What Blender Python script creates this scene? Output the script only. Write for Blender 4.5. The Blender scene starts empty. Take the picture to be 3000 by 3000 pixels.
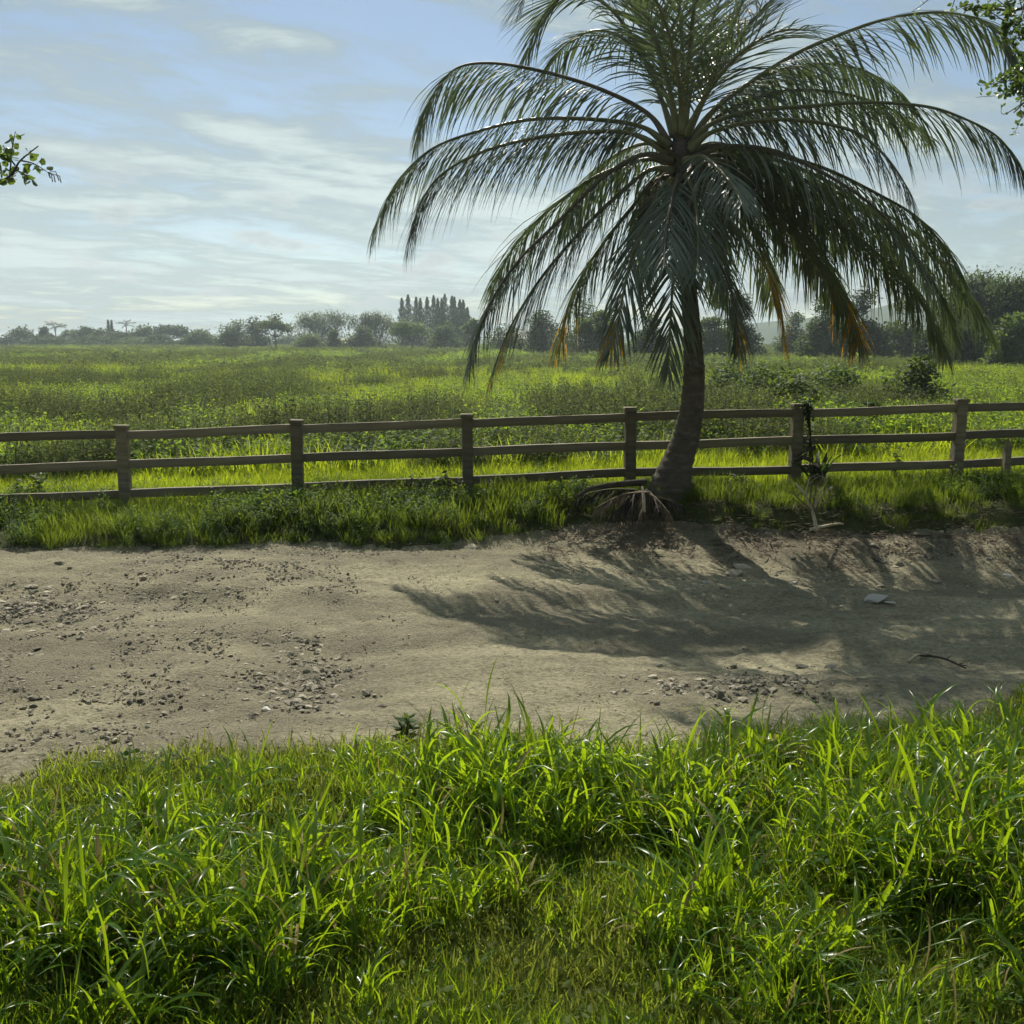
import bpy, bmesh, math, random
import numpy as np
from mathutils import Vector, Matrix

R = math.radians
random.seed(7)
rng = np.random.default_rng(7)
scene = bpy.context.scene
COL = scene.collection

# ------------------------------------------------------------------ camera, sky, sun, exposure
CAM = Vector((0.0, 0.0, 2.6))
PITCH = R(9.46)
FPX = 3000.0
cam_data = bpy.data.cameras.new("camera")
cam_data.sensor_width = 36.0
cam_data.lens = 36.0
cam_data.clip_start = 0.05
cam_data.clip_end = 6000.0
cam = bpy.data.objects.new("camera", cam_data)
COL.objects.link(cam)
cam.location = CAM
cam.rotation_euler = (R(90) - PITCH, 0, 0)
scene.camera = cam

SUN_AZ, SUN_EL = R(-10.0), R(46.0)
sun_dir = Vector((math.sin(SUN_AZ) * math.cos(SUN_EL), math.cos(SUN_AZ) * math.cos(SUN_EL), math.sin(SUN_EL)))
sl = bpy.data.lights.new("sun", 'SUN')
sl.energy = 5.0
sl.angle = R(0.55)
sl.color = (1.0, 0.93, 0.80)
sun = bpy.data.objects.new("sun", sl)
COL.objects.link(sun)
sun.location = sun_dir * 60
sun.rotation_euler = sun_dir.to_track_quat('Z', 'Y').to_euler()

world = bpy.data.worlds.new("World")
scene.world = world
world.use_nodes = True


def build_world():
    nt = world.node_tree
    nt.nodes.clear()
    N = nt.nodes.new
    L = nt.links.new
    out = N('ShaderNodeOutputWorld')
    bg = N('ShaderNodeBackground')
    bg.inputs['Strength'].default_value = 0.060
    sky = N('ShaderNodeTexSky')
    sky.sky_type = 'NISHITA'
    sky.sun_disc = False
    sky.sun_elevation = SUN_EL
    sky.sun_rotation = SUN_AZ
    sky.air_density = 1.0
    sky.dust_density = 0.15
    sky.ozone_density = 2.2
    tc = N('ShaderNodeTexCoord')
    sep = N('ShaderNodeSeparateXYZ')
    L(tc.outputs['Generated'], sep.inputs[0])

    def m(op, a, b=None, c=None, clamp=False):
        n = N('ShaderNodeMath')
        n.operation = op
        n.use_clamp = clamp
        for i, x in enumerate((a, b, c)):
            if x is None:
                continue
            if isinstance(x, (int, float)):
                n.inputs[i].default_value = x
            else:
                L(x, n.inputs[i])
        return n.outputs[0]

    def ramp(x, lo, hi, mode='SMOOTHSTEP'):
        n = N('ShaderNodeMapRange')
        n.interpolation_type = mode
        L(x, n.inputs['Value'])
        n.inputs['From Min'].default_value = lo
        n.inputs['From Max'].default_value = hi
        return n.outputs['Result']

    zc = m('ADD', m('MAXIMUM', sep.outputs['Z'], 0.0), 0.15)
    px = m('DIVIDE', sep.outputs['X'], zc)
    py = m('DIVIDE', sep.outputs['Y'], zc)
    comb = N('ShaderNodeCombineXYZ')
    L(px, comb.inputs[0]); L(py, comb.inputs[1])

    def noise(vec, loc, rot, scl, scale, detail, rough, dist):
        mr = N('ShaderNodeMapping')
        mr.inputs['Rotation'].default_value = (0, 0, rot)
        L(vec, mr.inputs['Vector'])
        mp = N('ShaderNodeMapping')
        mp.inputs['Location'].default_value = loc
        mp.inputs['Scale'].default_value = scl
        L(mr.outputs[0], mp.inputs['Vector'])
        t = N('ShaderNodeTexNoise')
        t.inputs['Scale'].default_value = scale
        t.inputs['Detail'].default_value = detail
        t.inputs['Roughness'].default_value = rough
        t.inputs['Distortion'].default_value = dist
        L(mp.outputs[0], t.inputs['Vector'])
        return t.outputs['Fac']

    v = comb.outputs[0]
    big = noise(v, (3.1, 1.7, 0), R(-30), (0.6, 1.3, 1), 0.8, 4, 0.5, 0.9)
    mid = noise(v, (7.7, 4.2, 0), R(-34), (0.8, 1.4, 1), 2.2, 8, 0.6, 0.9)
    fine = noise(v, (1.2, 9.1, 0), R(-25), (0.9, 1.4, 1), 7.0, 9, 0.68, 0.5)
    s = m('ADD', m('MULTIPLY', big, 0.52), m('ADD', m('MULTIPLY', mid, 0.33), m('MULTIPLY', fine, 0.15)))
    thin = ramp(s, 0.40, 0.53)
    dense = ramp(s, 0.47, 0.60)
    # fair-weather cumulus all round the low sky
    az = m('ARCTAN2', sep.outputs['X'], sep.outputs['Y'])
    c2 = N('ShaderNodeCombineXYZ')
    L(m('MULTIPLY', az, 5.5), c2.inputs[0]); L(m('MULTIPLY', sep.outputs['Z'], 16.0), c2.inputs[1])
    cum = noise(c2.outputs[0], (4.35, 0.4, 0), 0, (1, 1, 1), 1.5, 7, 0.55, 0.15)
    band = m('MULTIPLY', ramp(sep.outputs['Z'], 0.0, 0.05), m('SUBTRACT', 1.0, ramp(sep.outputs['Z'], 0.07, 0.20)))
    cum_f = m('MULTIPLY', ramp(cum, 0.55, 0.62), band)
    cum_top = ramp(cum, 0.56, 0.72)

    base = N('ShaderNodeMix'); base.data_type = 'RGBA'
    L(m('MULTIPLY', thin, 0.88), base.inputs[0])
    L(sky.outputs[0], base.inputs[6])
    base.inputs[7].default_value = (3.6, 4.6, 5.0, 1)
    b2 = N('ShaderNodeMix'); b2.data_type = 'RGBA'
    L(m('MULTIPLY', dense, 0.75), b2.inputs[0])
    L(base.outputs[2], b2.inputs[6])
    b2.inputs[7].default_value = (8.4, 9.8, 9.6, 1)
    cc = N('ShaderNodeMix'); cc.data_type = 'RGBA'
    L(cum_top, cc.inputs[0])
    cc.inputs[6].default_value = (7.2, 7.6, 7.6, 1)
    cc.inputs[7].default_value = (3.8, 4.5, 5.0, 1)
    b3 = N('ShaderNodeMix'); b3.data_type = 'RGBA'
    L(m('MULTIPLY', cum_f, 0.85), b3.inputs[0])
    L(b2.outputs[2], b3.inputs[6])
    L(cc.outputs[2], b3.inputs[7])
    # thin cloud scatters sunlight mostly forward: brighter on the sun's side of the sky, dimmer opposite
    dt = N('ShaderNodeVectorMath'); dt.operation = 'DOT_PRODUCT'
    L(tc.outputs['Generated'], dt.inputs[0]); dt.inputs[1].default_value = sun_dir
    ph = N('ShaderNodeMapRange')
    L(dt.outputs['Value'], ph.inputs['Value'])
    ph.inputs['From Min'].default_value = -0.6; ph.inputs['From Max'].default_value = 0.75
    ph.inputs['To Min'].default_value = 0.50; ph.inputs['To Max'].default_value = 1.12
    sc = N('ShaderNodeVectorMath'); sc.operation = 'SCALE'
    L(b3.outputs[2], sc.inputs[0]); L(ph.outputs[0], sc.inputs['Scale'])
    L(sc.outputs[0], bg.inputs['Color'])
    L(bg.outputs[0], out.inputs['Surface'])


build_world()
vs = scene.view_settings
vs.view_transform = 'Standard'
vs.look = 'None'
vs.gamma = 1.0
vs.use_curve_mapping = False
vs.exposure = 0.28
scene.cycles.use_denoising = True
scene.cycles.use_adaptive_sampling = True
scene.cycles.adaptive_threshold = 0.03
scene.cycles.max_bounces = 4
scene.cycles.diffuse_bounces = 2
scene.cycles.transmission_bounces = 3
scene.cycles.glossy_bounces = 2
scene.cycles.transparent_max_bounces = 4
scene.cycles.volume_bounces = 1
scene.cycles.sample_clamp_indirect = 6.0

# ------------------------------------------------------------------ geometry of the view (photo pixels of 3000 -> world)
FW = Vector((0, math.cos(PITCH), -math.sin(PITCH)))
UP = Vector((0, math.sin(PITCH), math.cos(PITCH)))


def ray(u, v):
    return FW + Vector((1, 0, 0)) * ((u - 1500) / FPX) + UP * (-(v - 1500) / FPX)


def at(u, v, Y):
    d = ray(u, v)
    return CAM + d * (Y / d.y)


def proj(x, y, z):
    """world (arrays) -> photo pixels"""
    dx, dy, dz = x - CAM.x, y - CAM.y, z - CAM.z
    f = dy * FW.y + dz * FW.z
    upc = dy * UP.y + dz * UP.z
    return 1500 + FPX * dx / f, 1500 - FPX * upc / f


# ------------------------------------------------------------------ numeric noise
def _hash(ix, iy, seed):
    n = (ix.astype(np.int64) * 374761393 + iy.astype(np.int64) * 668265263 + seed * 1442695041) & 0xFFFFFFFF
    n = ((n ^ (n >> 13)) * 1274126177) & 0xFFFFFFFF
    n = n ^ (n >> 16)
    return (n & 0xFFFFFF) / float(0xFFFFFF)


def vn(x, y, seed=0):
    x = np.asarray(x, float); y = np.asarray(y, float)
    ix, iy = np.floor(x), np.floor(y)
    fx, fy = x - ix, y - iy
    fx = fx * fx * (3 - 2 * fx); fy = fy * fy * (3 - 2 * fy)
    a = _hash(ix, iy, seed); b = _hash(ix + 1, iy, seed)
    c = _hash(ix, iy + 1, seed); d = _hash(ix + 1, iy + 1, seed)
    return (a * (1 - fx) + b * fx) * (1 - fy) + (c * (1 - fx) + d * fx) * fy


def fbm(x, y, seed=0, octv=4):
    s = 0; a = 0.5; t = 0
    for o in range(octv):
        s = s + a * vn(np.asarray(x) * 2 ** o, np.asarray(y) * 2 ** o, seed + o * 17)
        t += a; a *= 0.5
    return s / t


def sstep(a, b, x):
    t = np.clip((np.asarray(x, float) - a) / (b - a), 0, 1)
    return t * t * (3 - 2 * t)


# ------------------------------------------------------------------ terrain
NEAR_X = [-20, -6, -3.2, -1.5, 0, 1.5, 2.8, 4.2, 6, 20]
NEAR_Y = [4.8, 5.1, 5.45, 5.85, 6.0, 6.1, 6.5, 7.0, 7.5, 8.0]
FAR_X = [-20, -6, -3, -1.2, -0.2, 0.6, 1.6, 3.2, 5, 8, 20]
FAR_Y = [12.5, 12.6, 12.7, 12.75, 13.1, 13.3, 13.35, 13.3, 13.3, 13.4, 13.6]


def near_edge(x):
    return np.interp(x, NEAR_X, NEAR_Y) + (fbm(np.asarray(x) * 0.9, np.asarray(x) * 0, 5, 4) - 0.5) * 0.8


def far_edge(x):
    return np.interp(x, FAR_X, FAR_Y) + (fbm(np.asarray(x) * 0.8, np.asarray(x) * 0 + 3.3, 9, 4) - 0.5) * 0.45


def fence_y(x):
    return 14.3 + (np.asarray(x) + 5.46) * (1.0 / 12.14)


def fence_z(x):
    return np.clip(0.17 + 0.32 * (np.asarray(x, float) + 5.46) / 12.14, 0.02, 0.75)


def height(x, y):
    x = np.asarray(x, float); y = np.asarray(y, float)
    fz = fence_z(x)
    # bank up to the fence, the field behind it flat
    b0 = np.interp(x, [-20, -1, 1.5, 20], [12.5, 12.6, 12.2, 12.2])
    fe = far_edge(x)
    step_h = np.interp(x, [-20, 0.2, 1.2, 3.0, 20], [0.16, 0.16, 0.12, 0.26, 0.30])
    z = (fz - step_h) * sstep(b0, fence_y(x) - 0.5, y) + step_h * sstep(fe - 0.08, fe + 0.40, y)
    z = z + (0.15 - fz) * sstep(17, 40, y)
    # mound at the palm's foot
    z = z + 0.14 * np.exp(-(((x - 2.3) / 1.1) ** 2 + ((y - 13.9) / 0.8) ** 2))
    road = sstep(5.5, 7.2, y) * (1 - sstep(12.5, 13.6, y))
    und = (fbm(x * 0.33 + 2, y * 0.5, 21, 3) - 0.5) * 0.26 + (fbm(x * 1.1, y * 1.6, 31, 3) - 0.5) * 0.07
    z = z + road * und
    for yr, wr in ((8.35, 0.28), (10.15, 0.30)):      # wheel tracks, wandering a little
        yy = yr + 0.35 * np.sin(x * 0.35 + yr) + 0.12 * np.sin(x * 0.9)
        z = z - 0.05 * np.exp(-((y - yy) / wr) ** 2) * road
        z = z + 0.02 * np.exp(-((y - yy - 0.42) / 0.16) ** 2) * road
    # hollows: gravel hole in the middle, a dip below the palm, left hollow, camber ridge
    z = z - 0.10 * np.exp(-(((x + 1.55) / 0.75) ** 2 + ((y - 7.7) / 0.75) ** 2))
    z = z - 0.16 * np.exp(-(((x - 4.6) / 3.0) ** 2 + ((y - 11.7) / 0.85) ** 2))
    z = z - 0.09 * np.exp(-(((x + 4.4) / 2.0) ** 2 + ((y - 9.8) / 0.8) ** 2))
    z = z + 0.07 * np.exp(-(((x - 0.6) / 2.2) ** 2 + ((y - 11.2) / 1.2) ** 2))
    z = z + 0.05 * np.exp(-(((x - 2.3) / 2.0) ** 2 + ((y - 7.6) / 0.5) ** 2))
    # near verge, a little lumpy
    z = z + (1 - sstep(5.8, 6.8, y)) * (fbm(x * 0.9, y * 0.9, 41, 3) - 0.5) * 0.22
    # the field rolls slightly
    fld = sstep(20, 60, y)
    z = z + fld * (fbm(x * 0.02, y * 0.02, 51, 3) - 0.5) * 1.0
    return z


def hz(x, y):
    return float(height(np.array([x]), np.array([y]))[0])


def ground_hit(u, v):
    d = ray(u, v)
    t = 3.0
    for _ in range(40):
        p = CAM + d * t
        h = p.z - hz(p.x, p.y)
        t += h / max(0.02, -d.z) * 0.7
    return CAM + d * t


# ------------------------------------------------------------------ materials
def new_mat(name):
    mt = bpy.data.materials.new(name)
    mt.use_nodes = True
    nt = mt.node_tree
    nt.nodes.clear()
    out = nt.nodes.new('ShaderNodeOutputMaterial')
    return mt, nt, out


def tex_noise(nt, scale, detail=4, rough=0.55, coord='Object', vec=None):
    t = nt.nodes.new('ShaderNodeTexNoise')
    t.inputs['Scale'].default_value = scale
    t.inputs['Detail'].default_value = detail
    t.inputs['Roughness'].default_value = rough
    if vec is None:
        tc = nt.nodes.new('ShaderNodeTexCoord')
        vec = tc.outputs[coord]
    nt.links.new(vec, t.inputs['Vector'])
    return t


def col_ramp(nt, fac, stops):
    r = nt.nodes.new('ShaderNodeValToRGB')
    while len(r.color_ramp.elements) < len(stops):
        r.color_ramp.elements.new(0.5)
    for e, (p, c) in zip(r.color_ramp.elements, stops):
        e.position = p
        e.color = (*c, 1)
    nt.links.new(fac, r.inputs[0])
    return r.outputs[0]


def leaf_mat(name, dark, light, trans, tfac=0.45, rough=0.4, spec=0.5, instancer=True, dry=None, var=0.25, nscale=None):
    """foliage: diffuse and gloss on top, light passing through from behind"""
    mt, nt, out = new_mat(name)
    N = nt.nodes.new; L = nt.links.new
    if instancer:
        a = N('ShaderNodeAttribute'); a.attribute_type = 'INSTANCER'; a.attribute_name = 'tint'
        fac = a.outputs['Fac']
    else:
        t = tex_noise(nt, nscale or 1.2, 3)
        fac = t.outputs['Fac']
    oi = N('ShaderNodeObjectInfo')
    mix = N('ShaderNodeMix'); mix.data_type = 'RGBA'
    L(fac, mix.inputs[0])
    mix.inputs[6].default_value = (*dark, 1)
    mix.inputs[7].default_value = (*light, 1)
    hsv = N('ShaderNodeHueSaturation')
    mr = N('ShaderNodeMapRange')
    L(oi.outputs['Random'], mr.inputs['Value'])
    mr.inputs['To Min'].default_value = 1 - var
    mr.inputs['To Max'].default_value = 1 + var
    L(mr.outputs[0], hsv.inputs['Value'])
    mr2 = N('ShaderNodeMapRange')
    L(oi.outputs['Random'], mr2.inputs['Value'])
    mr2.inputs['To Min'].default_value = 0.485
    mr2.inputs['To Max'].default_value = 0.515
    L(mr2.outputs[0], hsv.inputs['Hue'])
    L(mix.outputs[2], hsv.inputs['Color'])
    p = N('ShaderNodeBsdfPrincipled')
    p.inputs['Roughness'].default_value = rough
    p.inputs['Specular IOR Level'].default_value = spec
    L(hsv.outputs[0], p.inputs['Base Color'])
    tr = N('ShaderNodeBsdfTranslucent')
    tm = N('ShaderNodeMix'); tm.data_type = 'RGBA'
    L(fac, tm.inputs[0])
    tm.inputs[6].default_value = (*[c * 0.55 for c in trans], 1)
    tm.inputs[7].default_value = (*trans, 1)
    L(tm.outputs[2], tr.inputs['Color'])
    ms = N('ShaderNodeMixShader')
    ms.inputs[0].default_value = tfac
    L(p.outputs[0], ms.inputs[1]); L(tr.outputs[0], ms.inputs[2])
    L(ms.outputs[0], out.inputs['Surface'])
    return mt


def rough_mat(name, stops, scale=6, rough=0.85, bump=0.3, bscale=30, detail=6, spec=0.3, stretch=None, vary=0.0):
    mt, nt, out = new_mat(name)
    N = nt.nodes.new; L = nt.links.new
    vec = None
    if stretch:
        tc = N('ShaderNodeTexCoord'); mp = N('ShaderNodeMapping')
        mp.inputs['Scale'].default_value = stretch
        L(tc.outputs['Object'], mp.inputs['Vector']); vec = mp.outputs[0]
    t = tex_noise(nt, scale, detail, 0.6, vec=vec)
    c = col_ramp(nt, t.outputs['Fac'], stops)
    p = N('ShaderNodeBsdfPrincipled')
    p.inputs['Roughness'].default_value = rough
    p.inputs['Specular IOR Level'].default_value = spec
    if vary:
        oi = N('ShaderNodeObjectInfo'); hs = N('ShaderNodeHueSaturation'); mr = N('ShaderNodeMapRange')
        L(oi.outputs['Random'], mr.inputs['Value'])
        mr.inputs['To Min'].default_value = 1 - vary; mr.inputs['To Max'].default_value = 1 + vary
        st = tex_noise(nt, 1.7, 5, 0.6)
        mr2 = N('ShaderNodeMapRange'); L(st.outputs['Fac'], mr2.inputs['Value'])
        mr2.inputs['From Min'].default_value = 0.3; mr2.inputs['From Max'].default_value = 0.7
        mr2.inputs['To Min'].default_value = 0.7; mr2.inputs['To Max'].default_value = 1.25
        L(mr.outputs[0], hs.inputs['Value']); L(mr2.outputs[0], hs.inputs['Saturation'])
        L(c, hs.inputs['Color']); c = hs.outputs[0]
    L(c, p.inputs['Base Color'])
    if bump:
        b = tex_noise(nt, bscale, 6, 0.65, vec=vec)
        bn = N('ShaderNodeBump')
        bn.inputs['Strength'].default_value = bump
        bn.inputs['Distance'].default_value = 0.02
        L(b.outputs['Fac'], bn.inputs['Height'])
        L(bn.outputs[0], p.inputs['Normal'])
    L(p.outputs[0], out.inputs['Surface'])
    return mt


def dirt_mat():
    mt, nt, out = new_mat("dirt")
    N = nt.nodes.new; L = nt.links.new
    tc0 = N('ShaderNodeTexCoord'); mp0 = N('ShaderNodeMapping')
    mp0.inputs['Scale'].default_value = (0.45, 1.3, 1)
    L(tc0.outputs['Object'], mp0.inputs['Vector'])
    t1 = tex_noise(nt, 1.1, 8, 0.66, vec=mp0.outputs[0])
    c1 = col_ramp(nt, t1.outputs['Fac'], [(0.28, (0.175, 0.163, 0.112)), (0.5, (0.32, 0.295, 0.195)), (0.72, (0.47, 0.43, 0.28))])
    t2 = tex_noise(nt, 22, 8, 0.7)
    c2 = col_ramp(nt, t2.outputs['Fac'], [(0.34, (0.38, 0.36, 0.33)), (0.58, (1, 1, 1))])
    mul = N('ShaderNodeMix'); mul.data_type = 'RGBA'; mul.blend_type = 'MULTIPLY'
    mul.inputs[0].default_value = 0.75
    L(c1, mul.inputs[6]); L(c2, mul.inputs[7])
    a = N('ShaderNodeAttribute'); a.attribute_name = 'gravel'
    gm = N('ShaderNodeMix'); gm.data_type = 'RGBA'
    L(a.outputs['Fac'], gm.inputs[0])
    L(mul.outputs[2], gm.inputs[6])
    t3 = tex_noise(nt, 60, 4, 0.7)
    L(col_ramp(nt, t3.outputs['Fac'], [(0.35, (0.10, 0.09, 0.062)), (0.65, (0.25, 0.225, 0.155))]), gm.inputs[7])
    vor = N('ShaderNodeTexVoronoi'); vor.inputs['Scale'].default_value = 38
    tc = N('ShaderNodeTexCoord'); L(tc.outputs['Object'], vor.inputs['Vector'])
    b1 = N('ShaderNodeBump'); b1.inputs['Strength'].default_value = 0.8; b1.inputs['Distance'].default_value = 0.05
    L(t2.outputs['Fac'], b1.inputs['Height'])
    b2 = N('ShaderNodeBump'); b2.inputs['Strength'].default_value = 0.35; b2.inputs['Distance'].default_value = 0.02
    b2.invert = True
    L(vor.outputs['Distance'], b2.inputs['Height']); L(b1.outputs[0], b2.inputs['Normal'])
    p = N('ShaderNodeBsdfPrincipled')
    p.inputs['Roughness'].default_value = 0.9
    p.inputs['Specular IOR Level'].default_value = 0.15
    L(gm.outputs[2], p.inputs['Base Color']); L(b2.outputs[0], p.inputs['Normal'])
    L(p.outputs[0], out.inputs['Surface'])
    return mt


M = {}
M['dirt'] = dirt_mat()
M['soil'] = rough_mat('soil', [(0.3, (0.035, 0.042, 0.016)), (0.55, (0.06, 0.07, 0.025)), (0.8, (0.09, 0.08, 0.04))], 2.5, 0.95, 0.6, 25, spec=0.1)
M['grass'] = leaf_mat('grass_blade', (0.045, 0.115, 0.012), (0.10, 0.19, 0.018), (0.42, 0.60, 0.012), 0.58, 0.30, 0.6)
M['straw'] = leaf_mat('straw', (0.20, 0.16, 0.07), (0.32, 0.26, 0.12), (0.35, 0.28, 0.10), 0.4, 0.6, 0.2)
M['turf'] = leaf_mat('turf_blade', (0.075, 0.105, 0.025), (0.15, 0.18, 0.045), (0.42, 0.48, 0.06), 0.55, 0.6, 0.15)
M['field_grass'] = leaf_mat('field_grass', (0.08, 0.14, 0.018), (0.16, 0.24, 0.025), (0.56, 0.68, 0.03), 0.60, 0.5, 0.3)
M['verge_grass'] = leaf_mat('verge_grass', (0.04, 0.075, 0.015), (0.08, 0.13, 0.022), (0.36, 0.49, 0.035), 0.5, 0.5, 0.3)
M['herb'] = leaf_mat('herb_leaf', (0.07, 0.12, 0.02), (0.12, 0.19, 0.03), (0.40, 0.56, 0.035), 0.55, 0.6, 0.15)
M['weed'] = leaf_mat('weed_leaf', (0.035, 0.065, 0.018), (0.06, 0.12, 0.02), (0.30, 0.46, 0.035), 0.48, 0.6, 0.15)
M['shrub'] = leaf_mat('shrub_leaf', (0.095, 0.105, 0.056), (0.085, 0.125, 0.038), (0.27, 0.34, 0.07), 0.43, 0.85, 0.08)
M['tree_dark'] = leaf_mat('tree_leaf_dark', (0.018, 0.035, 0.012), (0.045, 0.075, 0.02), (0.09, 0.15, 0.025), 0.35, 0.6, 0.3, False, nscale=0.35)
M['tree_mid'] = leaf_mat('tree_leaf_mid', (0.03, 0.055, 0.016), (0.07, 0.11, 0.028), (0.16, 0.24, 0.03), 0.4, 0.6, 0.3, False, nscale=0.35)
M['tree_pale'] = leaf_mat('tree_leaf_pale', (0.05, 0.085, 0.025), (0.10, 0.15, 0.04), (0.24, 0.34, 0.05), 0.42, 0.6, 0.3, False, nscale=0.35)
M['near_leaf'] = leaf_mat('near_leaf', (0.035, 0.07, 0.02), (0.07, 0.12, 0.03), (0.22, 0.34, 0.04), 0.4, 0.35, 0.5, False, nscale=4)
M['palm_leaf'] = leaf_mat('palm_leaflet', (0.07, 0.092, 0.066), (0.125, 0.15, 0.095), (0.17, 0.24, 0.07), 0.28, 0.42, 1.0, False, nscale=1.5)
M['palm_yellow'] = leaf_mat('palm_yellow', (0.38, 0.20, 0.02), (0.50, 0.30, 0.03), (0.85, 0.46, 0.02), 0.6, 0.5, 0.3, False, nscale=3)
M['rachis'] = rough_mat('rachis', [(0.3, (0.10, 0.11, 0.04)), (0.7, (0.20, 0.19, 0.08))], 4, 0.45, 0.1, 60, spec=0.5)
M['petiole'] = rough_mat('petiole', [(0.3, (0.08, 0.068, 0.042)), (0.7, (0.16, 0.135, 0.085))], 5, 0.6, 0.25, 40)
M['fibre'] = rough_mat('fibre', [(0.3, (0.07, 0.05, 0.03)), (0.7, (0.24, 0.18, 0.11))], 9, 0.9, 0.6, 60, stretch=(1, 1, 0.25))
M['palm_trunk'] = rough_mat('palm_trunk', [(0.3, (0.065, 0.055, 0.042)), (0.55, (0.12, 0.10, 0.078)), (0.75, (0.20, 0.175, 0.14))], 6, 0.9, 0.6, 45, spec=0.2, stretch=(1, 1, 2.2))
M['bark'] = rough_mat('bark', [(0.3, (0.05, 0.04, 0.03)), (0.7, (0.14, 0.115, 0.085))], 8, 0.9, 0.5, 40, spec=0.2)
M['fence'] = rough_mat('fence_wood', [(0.25, (0.10, 0.083, 0.05)), (0.5, (0.18, 0.152, 0.092)), (0.8, (0.28, 0.24, 0.15))], 3, 0.75, 0.5, 24, stretch=(0.6, 5, 5), vary=0.28)
M['dry'] = rough_mat('dry_leaf', [(0.3, (0.10, 0.078, 0.05)), (0.7, (0.22, 0.175, 0.115))], 6, 0.8, 0.2, 40)
M['dry_pale'] = rough_mat('dry_pale', [(0.3, (0.36, 0.31, 0.22)), (0.7, (0.56, 0.49, 0.37))], 6, 0.7, 0.2, 40)
M['dead_dark'] = rough_mat('dead_dark', [(0.3, (0.03, 0.026, 0.02)), (0.7, (0.075, 0.062, 0.045))], 6, 0.85, 0.2, 40)
M['coconut'] = rough_mat('coconut', [(0.3, (0.10, 0.09, 0.03)), (0.7, (0.22, 0.19, 0.06))], 5, 0.5, 0.1, 30, spec=0.4)


def stone_mat(name, lo, hi):
    mt, nt, out = new_mat(name)
    N = nt.nodes.new; L = nt.links.new
    oi = N('ShaderNodeObjectInfo')
    t = tex_noise(nt, 14, 5, 0.6)
    ad = N('ShaderNodeMath'); ad.operation = 'MULTIPLY_ADD'
    L(t.outputs['Fac'], ad.inputs[0]); ad.inputs[1].default_value = 0.5
    L(oi.outputs['Random'], ad.inputs[2])
    dv = N('ShaderNodeMath'); dv.operation = 'DIVIDE'; L(ad.outputs[0], dv.inputs[0]); dv.inputs[1].default_value = 1.5
    c = col_ramp(nt, dv.outputs[0], [(0.2, lo), (0.55, tuple((a + b) / 2 for a, b in zip(lo, hi))), (0.9, hi)])
    p = N('ShaderNodeBsdfPrincipled'); p.inputs['Roughness'].default_value = 0.85
    p.inputs['Specular IOR Level'].default_value = 0.25
    bn = N('ShaderNodeBump'); bn.inputs['Strength'].default_value = 0.4; bn.inputs['Distance'].default_value = 0.01
    b = tex_noise(nt, 70, 5, 0.65); L(b.outputs['Fac'], bn.inputs['Height'])
    L(bn.outputs[0], p.inputs['Normal'])
    L(c, p.inputs['Base Color']); L(p.outputs[0], out.inputs['Surface'])
    return mt


M['stone'] = stone_mat('stone', (0.13, 0.118, 0.09), (0.46, 0.41, 0.31))
M['pale_stone'] = stone_mat('pale_stone', (0.42, 0.40, 0.36), (0.68, 0.65, 0.60))


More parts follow.
